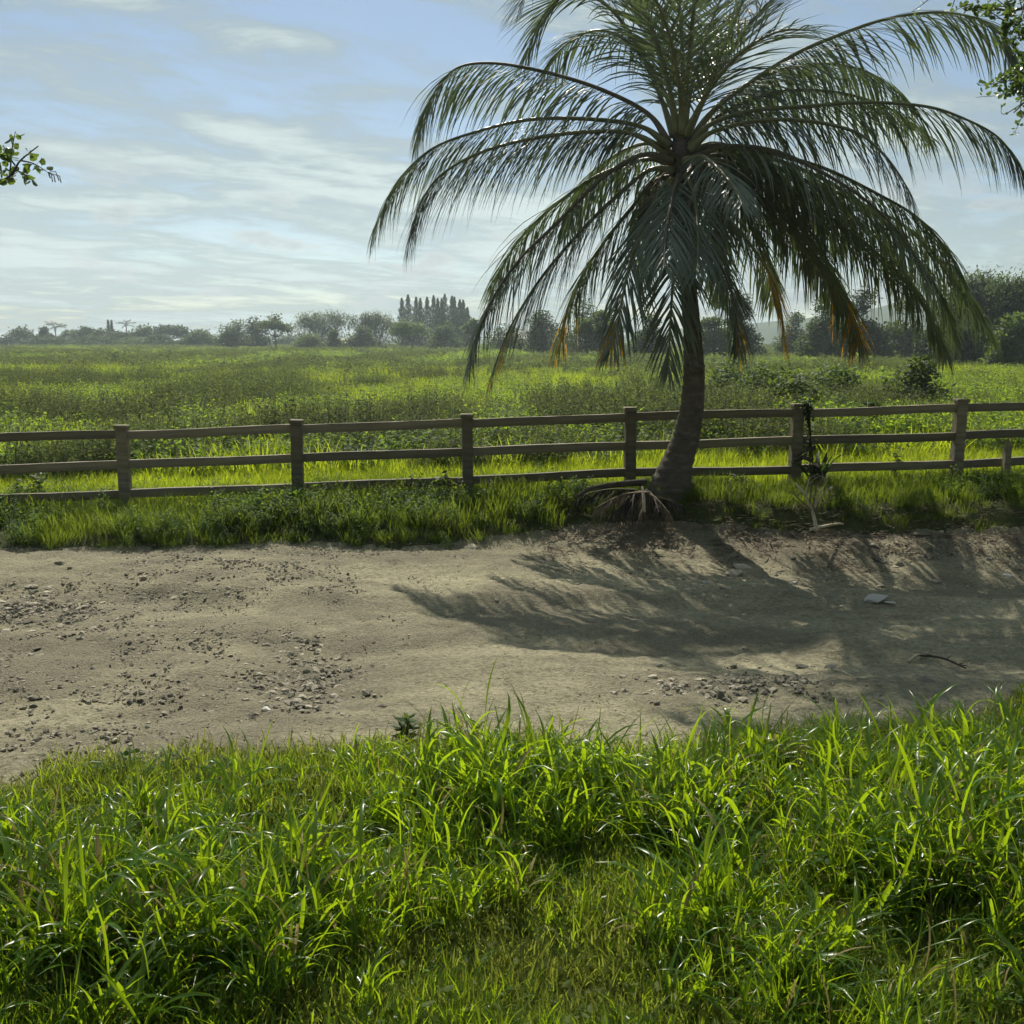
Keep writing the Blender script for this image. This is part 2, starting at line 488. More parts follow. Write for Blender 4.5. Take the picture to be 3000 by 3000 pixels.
# ------------------------------------------------------------------ mesh helpers
class MB:
    def __init__(self):
        self.v, self.f, self.m = [], [], []

    def tube(self, pts, rad, n=6, mat=0, cap=True):
        pts = [Vector(p) for p in pts]
        base = len(self.v)
        ref = Vector((0, 0, 1)) if abs((pts[-1] - pts[0]).normalized().z) < 0.9 else Vector((1, 0, 0))
        for i, p in enumerate(pts):
            t = (pts[min(i + 1, len(pts) - 1)] - pts[max(i - 1, 0)])
            if t.length < 1e-9:
                t = Vector((0, 0, 1))
            t.normalize()
            a = t.cross(ref)
            if a.length < 1e-5:
                a = t.cross(Vector((0, 1, 0)))
            a.normalize()
            b = t.cross(a)
            r = rad[i] if isinstance(rad, (list, tuple)) else rad
            for k in range(n):
                th = 2 * math.pi * k / n
                self.v.append(p + a * (r * math.cos(th)) + b * (r * math.sin(th)))
        for i in range(len(pts) - 1):
            for k in range(n):
                k2 = (k + 1) % n
                self.f.append((base + i * n + k, base + i * n + k2, base + (i + 1) * n + k2, base + (i + 1) * n + k))
                self.m.append(mat)
        if cap:
            self.f.append(tuple(base + k for k in range(n))[::-1]); self.m.append(mat)
            e = base + (len(pts) - 1) * n
            self.f.append(tuple(e + k for k in range(n))); self.m.append(mat)

    def strip(self, pts, sides, widths, mat=0, fold=0.0, normals=None):
        """blade along pts; sides: unit vectors across; fold>0 gives a V section"""
        base = len(self.v)
        n = len(pts)
        if fold:
            for p, s, w, nn in zip(pts, sides, widths, normals):
                self.v += [p - s * w, p - nn * (w * fold), p + s * w]
            for i in range(n - 1):
                a = base + i * 3; b = a + 3
                self.f += [(a, a + 1, b + 1, b), (a + 1, a + 2, b + 2, b + 1)]
                self.m += [mat, mat]
        else:
            for p, s, w in zip(pts, sides, widths):
                self.v += [p - s * w, p + s * w]
            for i in range(n - 1):
                a = base + i * 2; b = a + 2
                self.f.append((a, a + 1, b + 1, b)); self.m.append(mat)

    def leaf(self, p, d, s, ln, w, mat=0, cup=0.0):
        """small leaf: six points, two quads folded at the midrib"""
        nn = d.cross(s)
        base = len(self.v)
        self.v += [p, p + d * (ln * 0.35) - s * w + nn * (w * cup), p + d * (ln * 0.75) - s * (w * 0.75) + nn * (w * cup),
                   p + d * ln, p + d * (ln * 0.75) + s * (w * 0.75) + nn * (w * cup), p + d * (ln * 0.35) + s * w + nn * (w * cup)]
        self.f += [(base, base + 1, base + 2, base + 3), (base, base + 3, base + 4, base + 5)]
        self.m += [mat, mat]

    def mesh(self, name, mats, origin=None, smooth=False):
        me = bpy.data.meshes.new(name)
        o = Vector(origin) if origin is not None else Vector((0, 0, 0))
        me.from_pydata([tuple(Vector(p) - o) for p in self.v], [], self.f)
        for mt in mats:
            me.materials.append(mt)
        if len(mats) > 1:
            me.polygons.foreach_set('material_index', self.m)
        if smooth:
            me.polygons.foreach_set('use_smooth', [True] * len(me.polygons))
        me.update()
        return me

    def build(self, name, mats, parent=None, smooth=False, origin=None):
        if not isinstance(mats, (list, tuple)):
            mats = [mats]
        if origin is None and parent is not None:
            origin = world_loc(parent)
        me = self.mesh(name, mats, origin, smooth)
        ob = bpy.data.objects.new(name, me)
        COL.objects.link(ob)
        if parent is not None:
            ob.parent = parent
        elif origin is not None:
            ob.location = origin
        return ob


def world_loc(o):
    p = Vector(o.location)
    while o.parent is not None:
        o = o.parent
        p = p + Vector(o.location)
    return p


def tag(o, label=None, cat=None, group=None, kind=None):
    if label: o['label'] = label
    if cat: o['category'] = cat
    if group: o['group'] = group
    if kind: o['kind'] = kind
    return o


def empty(name, loc, label, cat, group=None):
    o = bpy.data.objects.new(name, None)
    o.empty_display_size = 0.2
    COL.objects.link(o)
    o.location = loc
    return tag(o, label, cat, group)


def grid_mesh(name, X, Y, Z, mat):
    ny, nx = X.shape
    verts = np.stack([X, Y, Z], -1).reshape(-1, 3)
    i = np.arange(ny * nx).reshape(ny, nx)
    faces = np.stack([i[:-1, :-1], i[:-1, 1:], i[1:, 1:], i[1:, :-1]], -1).reshape(-1, 4)
    me = bpy.data.meshes.new(name)
    me.vertices.add(len(verts)); me.vertices.foreach_set('co', verts.ravel())
    me.loops.add(faces.size); me.loops.foreach_set('vertex_index', faces.ravel())
    me.polygons.add(len(faces))
    me.polygons.foreach_set('loop_start', np.arange(0, faces.size, 4))
    me.polygons.foreach_set('use_smooth', np.ones(len(faces), bool))
    me.update(calc_edges=True)
    me.materials.append(mat)
    ob = bpy.data.objects.new(name, me)
    COL.objects.link(ob)
    return ob, me


def set_attr(me, name, typ, arr):
    a = me.attributes.new(name, typ, 'POINT')
    a.data.foreach_set('vector' if typ == 'FLOAT_VECTOR' else 'value', np.asarray(arr).ravel())


# ------------------------------------------------------------------ ground and road
def graded(a, b, near, far_ratio, n):
    t = np.linspace(0, 1, n)
    return a + (b - a) * (np.exp(t * far_ratio) - 1) / (math.exp(far_ratio) - 1)


def make_ground():
    ys = np.concatenate([np.arange(-30, 1, 3.0), np.arange(1, 18, 0.12), graded(18, 900, 0, 5.2, 130)])
    half = np.concatenate([np.arange(0, 10, 0.16), graded(10, 900, 0, 5.5, 70)])
    xs = np.concatenate([-half[::-1], half[1:]])
    X, Y = np.meshgrid(xs, ys)
    Z = height(X, Y)
    inside = sstep(0.0, 0.25, Y - near_edge(X) + 0.05) * (1 - sstep(-0.25, 0.0, Y - far_edge(X) - 0.05))
    Z = Z - 0.07 * inside * (np.abs(X) < 16)
    ob, me = grid_mesh('ground', X, Y, Z, M['soil'])
    tag(ob, 'dark soil of the verges and the weedy field', 'ground', kind='structure')


GRAVEL = [  # u, v of the patch centre in the photograph, half widths in metres, strength
    ((120, 1790), 1.25, 0.55, 1.0), ((420, 1740), 1.5, 0.45, 0.6), ((620, 1690), 1.2, 0.5, 0.45),
    ((900, 2010), 0.62, 0.75, 1.0), ((860, 1900), 0.5, 0.5, 0.8), ((420, 2040), 0.35, 0.25, 0.6),
    ((2050, 2010), 0.75, 0.32, 0.9), ((2350, 2000), 0.75, 0.28, 0.7), ((250, 2150), 0.9, 0.2, 0.55), ((700, 2090), 0.8, 0.2, 0.5),
    ((2300, 1700), 1.3, 0.5, 0.4), ((2750, 1620), 1.5, 0.6, 0.5), ((1900, 1690), 0.9, 0.25, 0.35), ((1000, 1625), 1.5, 0.15, 0.35),
]
GRAVEL_W = []
for (uv, sx, sy, k) in GRAVEL:
    g = ground_hit(*uv)
    GRAVEL_W.append((g.x, g.y, sx, sy, k))


def gravel_density(x, y):
    d = np.zeros_like(np.asarray(x, float))
    for gx, gy, sx, sy, k in GRAVEL_W:
        d = np.maximum(d, k * np.exp(-(((x - gx) / sx) ** 2 + ((y - gy) / sy) ** 2)))
    return d


def make_road():
    xs = np.arange(-16, 16.01, 0.06)
    ts = np.linspace(0, 1, 150)
    X, T = np.meshgrid(xs, ts)
    y0 = near_edge(xs) - 0.15
    y1 = far_edge(xs) + 0.20
    Y = y0[None, :] + (y1 - y0)[None, :] * T
    Z = height(X, Y) + 0.006
    lump = (fbm(X * 5, Y * 5, 77, 3) - 0.5) * 0.05 + (fbm(X * 14, Y * 14, 78, 2) - 0.5) * 0.034
    Z = Z + lump
    e = np.minimum(T, 1 - T) * (y1 - y0)[None, :]
    Z = Z - 0.10 * (1 - sstep(0.0, 0.16, e))
    ob, me = grid_mesh('dirt_road', X, Y, Z, M['dirt'])
    g = gravel_density(X, Y)
    g = np.maximum(g, 0.75 * sstep(0.50, 0.68, fbm(X * 0.5 + 9, Y * 0.9, 83, 4)) + 0.5 * sstep(11.8, 13.2, Y) + 0.35 * (1 - sstep(-4.5, -1.5, X)))
    g = np.clip(g * (0.5 + 0.9 * fbm(X * 4, Y * 4, 81, 4)), 0, 1)
    set_attr(me, 'gravel', 'FLOAT', g.astype(np.float32).ravel())
    tag(ob, 'sandy dirt road with stony hollows beside the fence', 'road', kind='structure')


make_ground()
make_road()


def hills():
    xs = np.linspace(-110, 900, 150)
    m = MB()
    prof = []
    for x in xs:
        u = 1500 + x / 840 * 3000
        h = np.interp(u, [1100, 1700, 2300, 2550, 2700, 2850, 2950, 3100, 3400, 4200, 5600], [2, 5, 14, 22, 29, 36, 36, 34, 36, 26, 8])
        prof.append(float(h) * 1.3 + 1.6 * (float(fbm(x * 0.02, 0.0, 12, 4)) - 0.5) * 2)
    rows = [(755, 0.0), (785, 0.45), (815, 0.8), (840, 1.0), (865, 0.6), (890, 0.0)]
    X = np.array([[x for x in xs] for _ in rows]); Y = np.zeros_like(X); Z = np.zeros_like(X)
    for j, (yy, k) in enumerate(rows):
        for i, x in enumerate(xs):
            Y[j, i] = yy + 14 * (float(vn(x * 0.02, j * 3.1, 4)) - 0.5)
            Z[j, i] = -0.5 + prof[i] * k * (0.88 + 0.24 * float(vn(x * 0.035, j * 1.7, 8)))
    ob, me = grid_mesh('hills', X, Y, Z, rough_mat('hill_cover', [(0.3, (0.03, 0.05, 0.02)), (0.7, (0.07, 0.09, 0.035))], 0.05, 0.95, 0, spec=0.1))
    tag(ob, 'faint low hills far behind the field', 'hills', kind='structure')


hills()

# ------------------------------------------------------------------ scatter (only for what nobody could count)
def scatter_group(name, meshes):
    c = bpy.data.collections.new(name)
    for i, me in enumerate(meshes):
        o = bpy.data.objects.new(f"{name}_{i:02d}", me)
        c.objects.link(o)
    return c


def scatter(name, coll, pts, rot, scl, idx, tint, label, cat):
    me = bpy.data.meshes.new(name)
    n = len(pts)
    me.vertices.add(n)
    me.vertices.foreach_set('co', np.asarray(pts, np.float32).ravel())
    set_attr(me, 'rot', 'FLOAT_VECTOR', np.asarray(rot, np.float32))
    set_attr(me, 'scl', 'FLOAT_VECTOR', np.asarray(scl, np.float32))
    set_attr(me, 'idx', 'INT', np.asarray(idx, np.int32))
    set_attr(me, 'tint', 'FLOAT', np.asarray(tint, np.float32))
    ob = bpy.data.objects.new(name, me)
    COL.objects.link(ob)
    ng = bpy.data.node_groups.new(name + '_nodes', 'GeometryNodeTree')
    ng.interface.new_socket('Geometry', in_out='INPUT', socket_type='NodeSocketGeometry')
    ng.interface.new_socket('Geometry', in_out='OUTPUT', socket_type='NodeSocketGeometry')
    N = ng.nodes.new; L = ng.links.new
    gi = N('NodeGroupInput'); go = N('NodeGroupOutput')
    ci = N('GeometryNodeCollectionInfo')
    ci.inputs['Collection'].default_value = coll
    ci.inputs['Separate Children'].default_value = True
    ci.inputs['Reset Children'].default_value = True
    iop = N('GeometryNodeInstanceOnPoints')
    iop.inputs['Pick Instance'].default_value = True
    L(gi.outputs[0], iop.inputs['Points'])
    L(ci.outputs[0], iop.inputs['Instance'])

    def na(nm, typ):
        a = N('GeometryNodeInputNamedAttribute'); a.data_type = typ
        a.inputs['Name'].default_value = nm
        return a.outputs['Attribute']
    L(na('idx', 'INT'), iop.inputs['Instance Index'])
    L(na('rot', 'FLOAT_VECTOR'), iop.inputs['Rotation'])
    L(na('scl', 'FLOAT_VECTOR'), iop.inputs['Scale'])
    L(iop.outputs[0], go.inputs[0])
    md = ob.modifiers.new('scatter', 'NODES')
    md.node_group = ng
    return tag(ob, label, cat, kind='stuff')


def blade(m, p, az, ln, w, lean, bend, seg=6, fold=0.25, mat=0, twist=0.0, rnd=random):
    """arching grass blade"""
    out = Vector((math.cos(az), math.sin(az), 0))
    side0 = Vector((-math.sin(az), math.cos(az), 0))
    pts, sides, ws, ns = [], [], [], []
    ang = lean
    q = Vector(p)
    step = ln / seg
    for i in range(seg + 1):
        t = i / seg
        d = out * math.sin(ang) + Vector((0, 0, 1)) * math.cos(ang)
        nn = out * math.cos(ang) - Vector((0, 0, 1)) * math.sin(ang)
        tw = twist * t
        s = side0 * math.cos(tw) + nn * math.sin(tw)
        pts.append(q.copy()); sides.append(s); ns.append(d.cross(s))
        ws.append(w * (0.55 + 0.75 * t) if t < 0.45 else w * (0.89) * max(0.03, (1 - ((t - 0.45) / 0.55) ** 1.6)))
        q = q + d * step
        ang += bend / seg * (0.4 + 1.6 * t)
    m.strip(pts, sides, ws, mat, fold, ns)


def tall_grass_mesh(i):
    r = random.Random(100 + i)
    m = MB()
    thin = 0.45 if i % 3 == 2 else 1.0
    for k in range(r.randint(5, 8)):          # culms with leaves along them
        a = r.uniform(0, 6.283); rad = r.uniform(0, 0.09)
        base = Vector((rad * math.cos(a), rad * math.sin(a), -0.02))
        h = r.uniform(0.16, 0.42)
        lean = r.uniform(0.05, 0.45)
        la = a + r.uniform(-0.8, 0.8)
        top = base + Vector((math.cos(la) * math.sin(lean), math.sin(la) * math.sin(lean), math.cos(lean))) * h
        midp = (base + top) / 2 + Vector((0, 0, 0.02))
        m.tube([base, midp, top], [0.0035, 0.003, 0.002], 3, 0, False)
        for j in range(r.randint(3, 5)):
            t = 0.25 + 0.75 * j / 4
            p = base.lerp(top, min(1, t))
            blade(m, p, la + r.uniform(-2.4, 2.4), r.uniform(0.16, 0.46), thin * r.uniform(0.006, 0.016), r.uniform(0.15, 0.7), r.uniform(0.5, 2.2), 6, 0.3, 1 if r.random() < 0.05 else 0, r.uniform(-0.9, 0.9))
    for k in range(r.randint(9, 14)):
        a = r.uniform(0, 6.283); rad = r.uniform(0, 0.11)
        blade(m, Vector((rad * math.cos(a), rad * math.sin(a), -0.02)), a + r.uniform(-1.2, 1.2), r.uniform(0.18, 0.58), thin * r.uniform(0.004, 0.011), r.uniform(0.05, 0.6), r.uniform(0.4, 2.0), 6, 0.3, 1 if r.random() < 0.07 else 0, r.uniform(-0.8, 0.8))
    return m.mesh(f'tall_grass_{i}', [M['grass'], M['straw']], smooth=True)


def turf_mesh(i, mat, hmin=0.04, hmax=0.13, n=120, rad=0.16, w=0.0026):
    r = random.Random(200 + i)
    m = MB()
    for k in range(n):
        a = r.uniform(0, 6.283); d = rad * math.sqrt(r.random())
        blade(m, Vector((d * math.cos(a), d * math.sin(a), -0.01)), r.uniform(0, 6.283), r.uniform(hmin, hmax), w * r.uniform(0.7, 1.5), r.uniform(0.1, 0.8), r.uniform(0.2, 1.6), 3, 0, 0, r.uniform(-1, 1))
    for k in range(n // 24):        # small round-leaved herbs among the blades
        a = r.uniform(0, 6.283); d = rad * math.sqrt(r.random())
        p = Vector((d * math.cos(a), d * math.sin(a), r.uniform(0.01, hmax * 0.6)))
        th = r.uniform(0, 6.283)
        dd = Vector((math.cos(th), math.sin(th), r.uniform(0, 0.7))).normalized()
        s = dd.cross(Vector((0, 0, 1))).normalized()
        m.leaf(p, dd, s, r.uniform(0.02, 0.045), r.uniform(0.006, 0.011), 0, 0.3)
    return m.mesh(f'turf_{i}', [mat], smooth=True)


def field_tuft_mesh(i, n=46, h=0.55, w=0.007, rad=0.28, mat=None):
    r = random.Random(300 + i)
    m = MB()
    for k in range(n):
        a = r.uniform(0, 6.283); d = rad * math.sqrt(r.random())
        blade(m, Vector((d * math.cos(a), d * math.sin(a), -0.02)), a + r.uniform(-1.5, 1.5), h * r.uniform(0.5, 1.1), w * r.uniform(0.7, 1.4), r.uniform(0.05, 0.5), r.uniform(0.3, 1.5), 4, 0, 0, r.uniform(-1, 1))
    return m.mesh(f'field_tuft_{i}', [mat or M['field_grass']], smooth=True)


def weed_mesh(i, h=0.55, stems=8, leaf=0.05, rad=0.2, per=16, mat='weed', thin=0.36, spread=0.5):
    r = random.Random(400 + i)
    m = MB()
    for k in range(stems):
        a = r.uniform(0, 6.283); d = rad * math.sqrt(r.random())
        p = Vector((d * math.cos(a), d * math.sin(a), -0.02))
        hh = h * r.uniform(0.55, 1.1)
        la = a + r.uniform(-1, 1); lean = r.uniform(0, spread)
        top = p + Vector((math.cos(la) * math.sin(lean), math.sin(la) * math.sin(lean), math.cos(lean))) * hh
        mid = p.lerp(top, 0.5) + Vector((r.uniform(-.03, .03), r.uniform(-.03, .03), 0.02))
        m.tube([p, mid, top], [0.004, 0.003, 0.0015], 3, 0, False)
        for j in range(per):
            t = 0.12 + 0.88 * (j + r.random()) / per
            q = p.lerp(mid, t * 2) if t < 0.5 else mid.lerp(top, t * 2 - 1)
            th = r.uniform(0, 6.283)
            dd = Vector((math.cos(th), math.sin(th), r.uniform(-0.3, 0.8))).normalized()
            s = dd.cross(Vector((r.uniform(-.4, .4), r.uniform(-.4, .4), 1))).normalized()
            L_ = leaf * r.uniform(0.6, 1.3)
            q = q + dd * (r.random() * leaf * 1.2)
            m.leaf(q, dd, s, L_, L_ * thin * r.uniform(0.8, 1.2), 0, 0.25)
    return m.mesh(f'weed_{i}', [M[mat]], smooth=True)


def frustum_points(n_try, y0, y1, power=1.0, margin=0.06, r=rng, extra=1.0):
    """random ground points in front of the place where one looks from, a little wider than the view"""
    t = r.random(n_try)
    y = (y0 ** (2 * power) + t * (y1 ** (2 * power) - y0 ** (2 * power))) ** (1 / (2 * power))
    half = y * 0.5 * (1.06 + margin) + extra
    x = (r.random(n_try) * 2 - 1) * half
    return x, y


def place(name, coll, nvar, x, y, size, tint, label, cat, zoff=0.0, tilt=0.12, zs=None):
    n = len(x)
    pts = np.stack([x, y, height(x, y) + zoff], -1)
    rot = np.stack([rng.normal(0, tilt, n), rng.normal(0, tilt, n), rng.random(n) * 6.283], -1)
    if zs is None:
        zs = np.ones(n)
    scl = np.stack([size, size, size * zs], -1)
    idx = rng.integers(0, nvar, n)
    return scatter(name, coll, pts, rot, scl, idx, np.clip(tint, 0, 1), label, cat)


# --- near verge
C_tall = scatter_group('tall_grass_clump', [tall_grass_mesh(i) for i in range(12)])
C_herb = scatter_group('verge_herb', [weed_mesh(90 + i, 0.2, 6, 0.028, 0.1, 12, 'weed', 0.38, 0.6) for i in range(5)])
C_turf = scatter_group('turf_clump', [turf_mesh(i, M['turf']) for i in range(6)])
C_lawn = scatter_group('lawn_clump', [turf_mesh(20 + i, M['grass'], 0.06, 0.2, 90, 0.15, 0.0032) for i in range(6)])


def blob(u, v, cu, cv, su, sv):
    return np.exp(-(((u - cu) / su) ** 2 + ((v - cv) / sv) ** 2))


x, y = frustum_points(7600, 2.6, 8.0, extra=3.5)
k = y < near_edge(x) + 0.10 + (rng.random(len(x)) - 0.5) * 0.5
x, y = x[k], y[k]
place('turf', C_turf, 6, x, y, rng.uniform(0.95, 1.5, len(x)), fbm(x * 1.3, y * 1.3, 61), 'short matted turf and small herbs on the near verge', 'turf')

x, y = frustum_points(15000, 2.6, 8.0, extra=3.5)
u, v = proj(x, y, height(x, y))
dens = 0.05 + 0.45 * fbm(x * 1.1, y * 1.1, 63) - 0.35 * blob(u, v, 1500, 2850, 520, 260)
k = (rng.random(len(x)) < dens) & (y < near_edge(x) - 0.02 + rng.normal(0, 0.12, len(x)))
x, y = x[k], y[k]
place('low_grass', C_lawn, 6, x, y, rng.uniform(0.7, 1.3, len(x)), 0.2 + 0.7 * fbm(x * 0.9, y * 0.9, 64), 'low green grass filling the near verge', 'grass')

x, y = frustum_points(7100, 2.6, 8.0, extra=3.5)
u, v = proj(x, y, height(x, y))
dens = (1.0 * blob(u, v, 1900, 2330, 900, 190) + 0.9 * blob(u, v, 2750, 2550, 620, 430) + 1.1 * blob(u, v, 350, 2620, 620, 260)
        + 0.55 * blob(u, v, 900, 2420, 380, 170) + 0.4 * blob(u, v, 300, 2900, 700, 200) + 0.4 * blob(u, v, 2250, 2850, 400, 200)
        - 0.45 * blob(u, v, 1500, 2920, 440, 220) - 1.2 * blob(u, v, 250, 2330, 650, 140) + 0.22 * blob(u, v, 1500, 2700, 700, 350))
dens = np.clip(dens, 0, 1) * np.clip(2.6 * fbm(x * 1.7, y * 1.7, 66) - 0.45, 0.05, 1.3)
k = (rng.random(len(x)) < dens) & (y < near_edge(x) - 0.08)
x, y = x[k], y[k]
u, v = proj(x, y, height(x, y))
sz = 1.12 * rng.uniform(0.35, 1.05, len(x)) * (0.5 + 0.85 * fbm(x * 1.3, y * 1.3, 68)) * (0.72 + 0.28 * sstep(0.05, 0.6, near_edge(x) - y))
sz = np.minimum(sz, 1.0) * (1 + 0.2 * blob(u, v, 2700, 2600, 500, 400)) * (1 - 0.35 * blob(u, v, 150, 2350, 700, 170))
place('tall_grass', C_tall, 12, x, y, sz, 0.25 + 0.65 * fbm(x * 0.8, y * 0.8, 67), 'tall broad-bladed bright green grass on the near verge', 'grass', 0.0, 0.26)

x, y = frustum_points(700, 2.6, 8.0, extra=3.5)
k = (y < near_edge(x) - 0.1) & (fbm(x * 1.2, y * 1.2, 69) > 0.47) & (np.abs(x) > 1.0)
place('verge_herbs', C_herb, 5, x[k], y[k], rng.uniform(0.6, 1.4, k.sum()), 0.1 + 0.5 * fbm(x[k], y[k], 70), 'small leafy herbs among the near grass', 'herbs')

# --- far verge, between the road and the fence
C_weed = scatter_group('verge_weed', [weed_mesh(i, 0.44, 11, 0.036, 0.2, 24) for i in range(6)])
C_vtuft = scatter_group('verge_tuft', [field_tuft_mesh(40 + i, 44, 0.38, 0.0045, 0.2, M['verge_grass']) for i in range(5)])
C_stuft = scatter_group('strip_tuft', [field_tuft_mesh(45 + i, 44, 0.36, 0.0045, 0.2) for i in range(5)])
n = 9000
x = rng.uniform(-11, 11, n); y = rng.uniform(12.3, 15.6, n)
fe = far_edge(x)
bare = blob(x, y, 4.2, 12.9, 3.2, 0.75)
RK = ground_hit(2200, 1424)
rocky = blob(x, y, RK.x, RK.y - 0.15, 0.75, 0.42)
k = (y > fe + 0.0) & (y < fence_y(x) + 0.9) & (rng.random(n) > bare * 1.2) & (rng.random(n) > rocky * 1.25)
x, y = x[k], y[k]
pick = fbm(x * 0.9, y * 0.9, 71) + 0.2 * (rng.random(len(x)) - 0.5)
lush = np.interp(x, [-11, 0.5, 1.5, 11], [0.95, 0.92, 0.65, 0.75]) * (0.7 + 0.6 * fbm(x * 0.8, y * 0.8, 74))
front = 0.55 + 0.45 * sstep(0, 0.7, y - far_edge(x))
thick = sum(blob(x, y, g_.x, g_.y, 0.7, 0.45) for g_ in (ground_hit(90, 1500), ground_hit(860, 1530), ground_hit(1190, 1530), ground_hit(500, 1570), ground_hit(2520, 1500), ground_hit(2900, 1490)))
k = ((pick > 0.57) & (rng.random(len(x)) < 0.16)) | (rng.random(len(x)) < 0.4 * thick)
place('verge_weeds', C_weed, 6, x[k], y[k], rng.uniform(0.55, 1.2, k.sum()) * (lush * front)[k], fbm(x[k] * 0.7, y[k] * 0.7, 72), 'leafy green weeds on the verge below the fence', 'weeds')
k = (pick <= 0.66) & (rng.random(len(x)) < 0.62)
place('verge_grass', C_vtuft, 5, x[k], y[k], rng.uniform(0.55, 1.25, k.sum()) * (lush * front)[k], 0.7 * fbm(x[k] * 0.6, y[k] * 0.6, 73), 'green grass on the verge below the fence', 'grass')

# --- the field behind the fence
C_ftuft = scatter_group('field_tuft', [field_tuft_mesh(i) for i in range(6)])
C_shrub = scatter_group('field_shrub', [weed_mesh(40 + i, 0.70, 13, 0.042, 0.3, 34, 'shrub', 0.25, 0.5) for i in range(6)])
C_bright = scatter_group('field_herb', [weed_mesh(50 + i, 0.46, 14, 0.036, 0.3, 30, 'herb', 0.38, 0.6) for i in range(6)])
C_broad = scatter_group('field_weed', [weed_mesh(60 + i, 0.6, 9, 0.075, 0.25, 16, 'weed', 0.42, 0.6) for i in range(6)])


def field_kind(x, y):
    """patches: below zero grey-green shrubs, above zero lush grass"""
    p = 0.5 * fbm(x * 0.10 + 5, y * 0.09, 91, 3) + 0.5 * fbm(x * 0.42, y * 0.22, 92, 4) - 0.5
    return p * 6.0 - 0.12 + np.interp(x / np.maximum(y, 1), [-0.5, 0.0, 0.5], [-0.12, 0.06, 0.14])


def shear(y):
    return fence_y(0) + (y - 15)


# bright strip right behind the fence
n = 4500
x = rng.uniform(-12, 12, n); y = fence_y(x) + 0.3 + rng.random(n) ** 1.2 * 3.3
place('strip_grass', C_stuft, 5, x, y, rng.uniform(0.45, 1.15, n) * (0.6 + 0.7 * fbm(x * 0.9, y * 0.9, 93)), 0.05 + 0.85 * fbm(x * 0.8, y * 0.8, 95), 'bright short grass in the strip right behind the fence', 'grass')

x, y = frustum_points(35000, 17.6, 75, 0.85, extra=3.0)
fk = field_kind(x, y)
wall = np.exp(-((y - 19.2) / 1.3) ** 2)
k = rng.random(len(x)) < np.clip(0.42 + 0.8 * fk, 0.02, 0.9) - 0.45 * wall
xs_, ys_ = x[k], y[k]
place('field_grass', C_ftuft, 6, xs_, ys_, rng.uniform(0.6, 1.35, len(xs_)) * (0.7 + 0.6 * fbm(xs_ * 0.5, ys_ * 0.4, 33)) * (1 + 0.006 * ys_), 0.25 + 0.75 * fbm(xs_ * 0.25, ys_ * 0.25, 96), 'lush yellow-green grass in patches over the field', 'grass')
kb = (rng.random(len(x)) < np.clip(0.50 + 0.9 * fk, 0.03, 0.95)) & (y > 19)
place('field_herbs', C_bright, 6, x[kb], y[kb], (0.5 + 1.5 * rng.random(kb.sum()) ** 1.6) * (0.7 + 0.6 * fbm(x[kb] * 0.6, y[kb] * 0.5, 35)), 0.3 + 0.7 * fbm(x[kb] * 0.3, y[kb] * 0.3, 36), 'bright low leafy herbs spread through the field', 'herbs')
k2 = (~k) & (rng.random(len(x)) < np.clip(0.5 - 0.5 * fk, 0.15, 0.9))
xs_, ys_ = x[k2], y[k2]
place('field_brush', C_shrub, 6, xs_, ys_, (0.5 + 0.9 * rng.random(len(xs_)) ** 1.4) * (0.85 + 0.75 * np.clip(-fk[k2], 0, 0.8)), fbm(xs_ * 0.2, ys_ * 0.2, 97), 'grey-green feathery brush in patches over the field', 'brush')
k3 = rng.random(len(x)) < 0.14 + 0.35 * wall
xs_, ys_ = x[k3], y[k3]
place('field_weeds', C_broad, 6, xs_, ys_, rng.uniform(0.55, 1.2, len(xs_)), fbm(xs_ * 0.3, ys_ * 0.3, 98), 'dark leafy weeds growing through the field', 'weeds')

# far field, coarser clumps
C_far = scatter_group('far_tuft', [weed_mesh(74 + i, 0.55, 28, 0.085, 0.95, 26, 'herb', 0.40, 0.6) for i in range(4)])
C_farb = scatter_group('far_brush', [weed_mesh(80 + i, 0.72, 26, 0.10, 0.9, 26, 'shrub', 0.4, 0.5) for i in range(4)])
x, y = frustum_points(24000, 62, 420, 0.62, margin=0.12)
fk = field_kind(x * 0.8, y * 0.30)
k = rng.random(len(x)) < 0.56 + 1.0 * fk - 0.3 * sstep(150, 330, y)
xs_, ys_ = x[k], y[k]
place('far_field_grass', C_far, 4, xs_, ys_, rng.uniform(0.8, 1.3, len(xs_)) * (1 + 0.002 * ys_), 0.3 + 0.7 * fbm(xs_ * 0.1, ys_ * 0.1, 99), 'bright grass streaks in the far part of the field', 'grass')
k2 = ~k
xs_, ys_ = x[k2], y[k2]
place('far_field_brush', C_farb, 4, xs_, ys_, rng.uniform(0.7, 1.2, len(xs_)) * (1 + 0.002 * ys_), fbm(xs_ * 0.1, ys_ * 0.1, 94), 'grey-green brush in the far part of the field', 'brush')


# ------------------------------------------------------------------ fence
def bevel_box(name, sx, sy, sz, bev, mat, zbase=True, seed=0, jitter=0.0):
    bm = bmesh.new()
    bmesh.ops.create_cube(bm, size=1.0)
    for vv in bm.verts:
        vv.co = Vector((vv.co.x * sx, vv.co.y * sy, (vv.co.z + (0.5 if zbase else 0)) * sz))
    bmesh.ops.bevel(bm, geom=bm.edges[:], offset=bev, segments=1, affect='EDGES', profile=0.6)
    r = random.Random(seed)
    for vv in bm.verts:
        vv.co += Vector((r.uniform(-1, 1), r.uniform(-1, 1), r.uniform(-1, 1))) * jitter
    me = bpy.data.meshes.new(name)
    bm.to_mesh(me); bm.free()
    me.materials.append(mat)
    return me


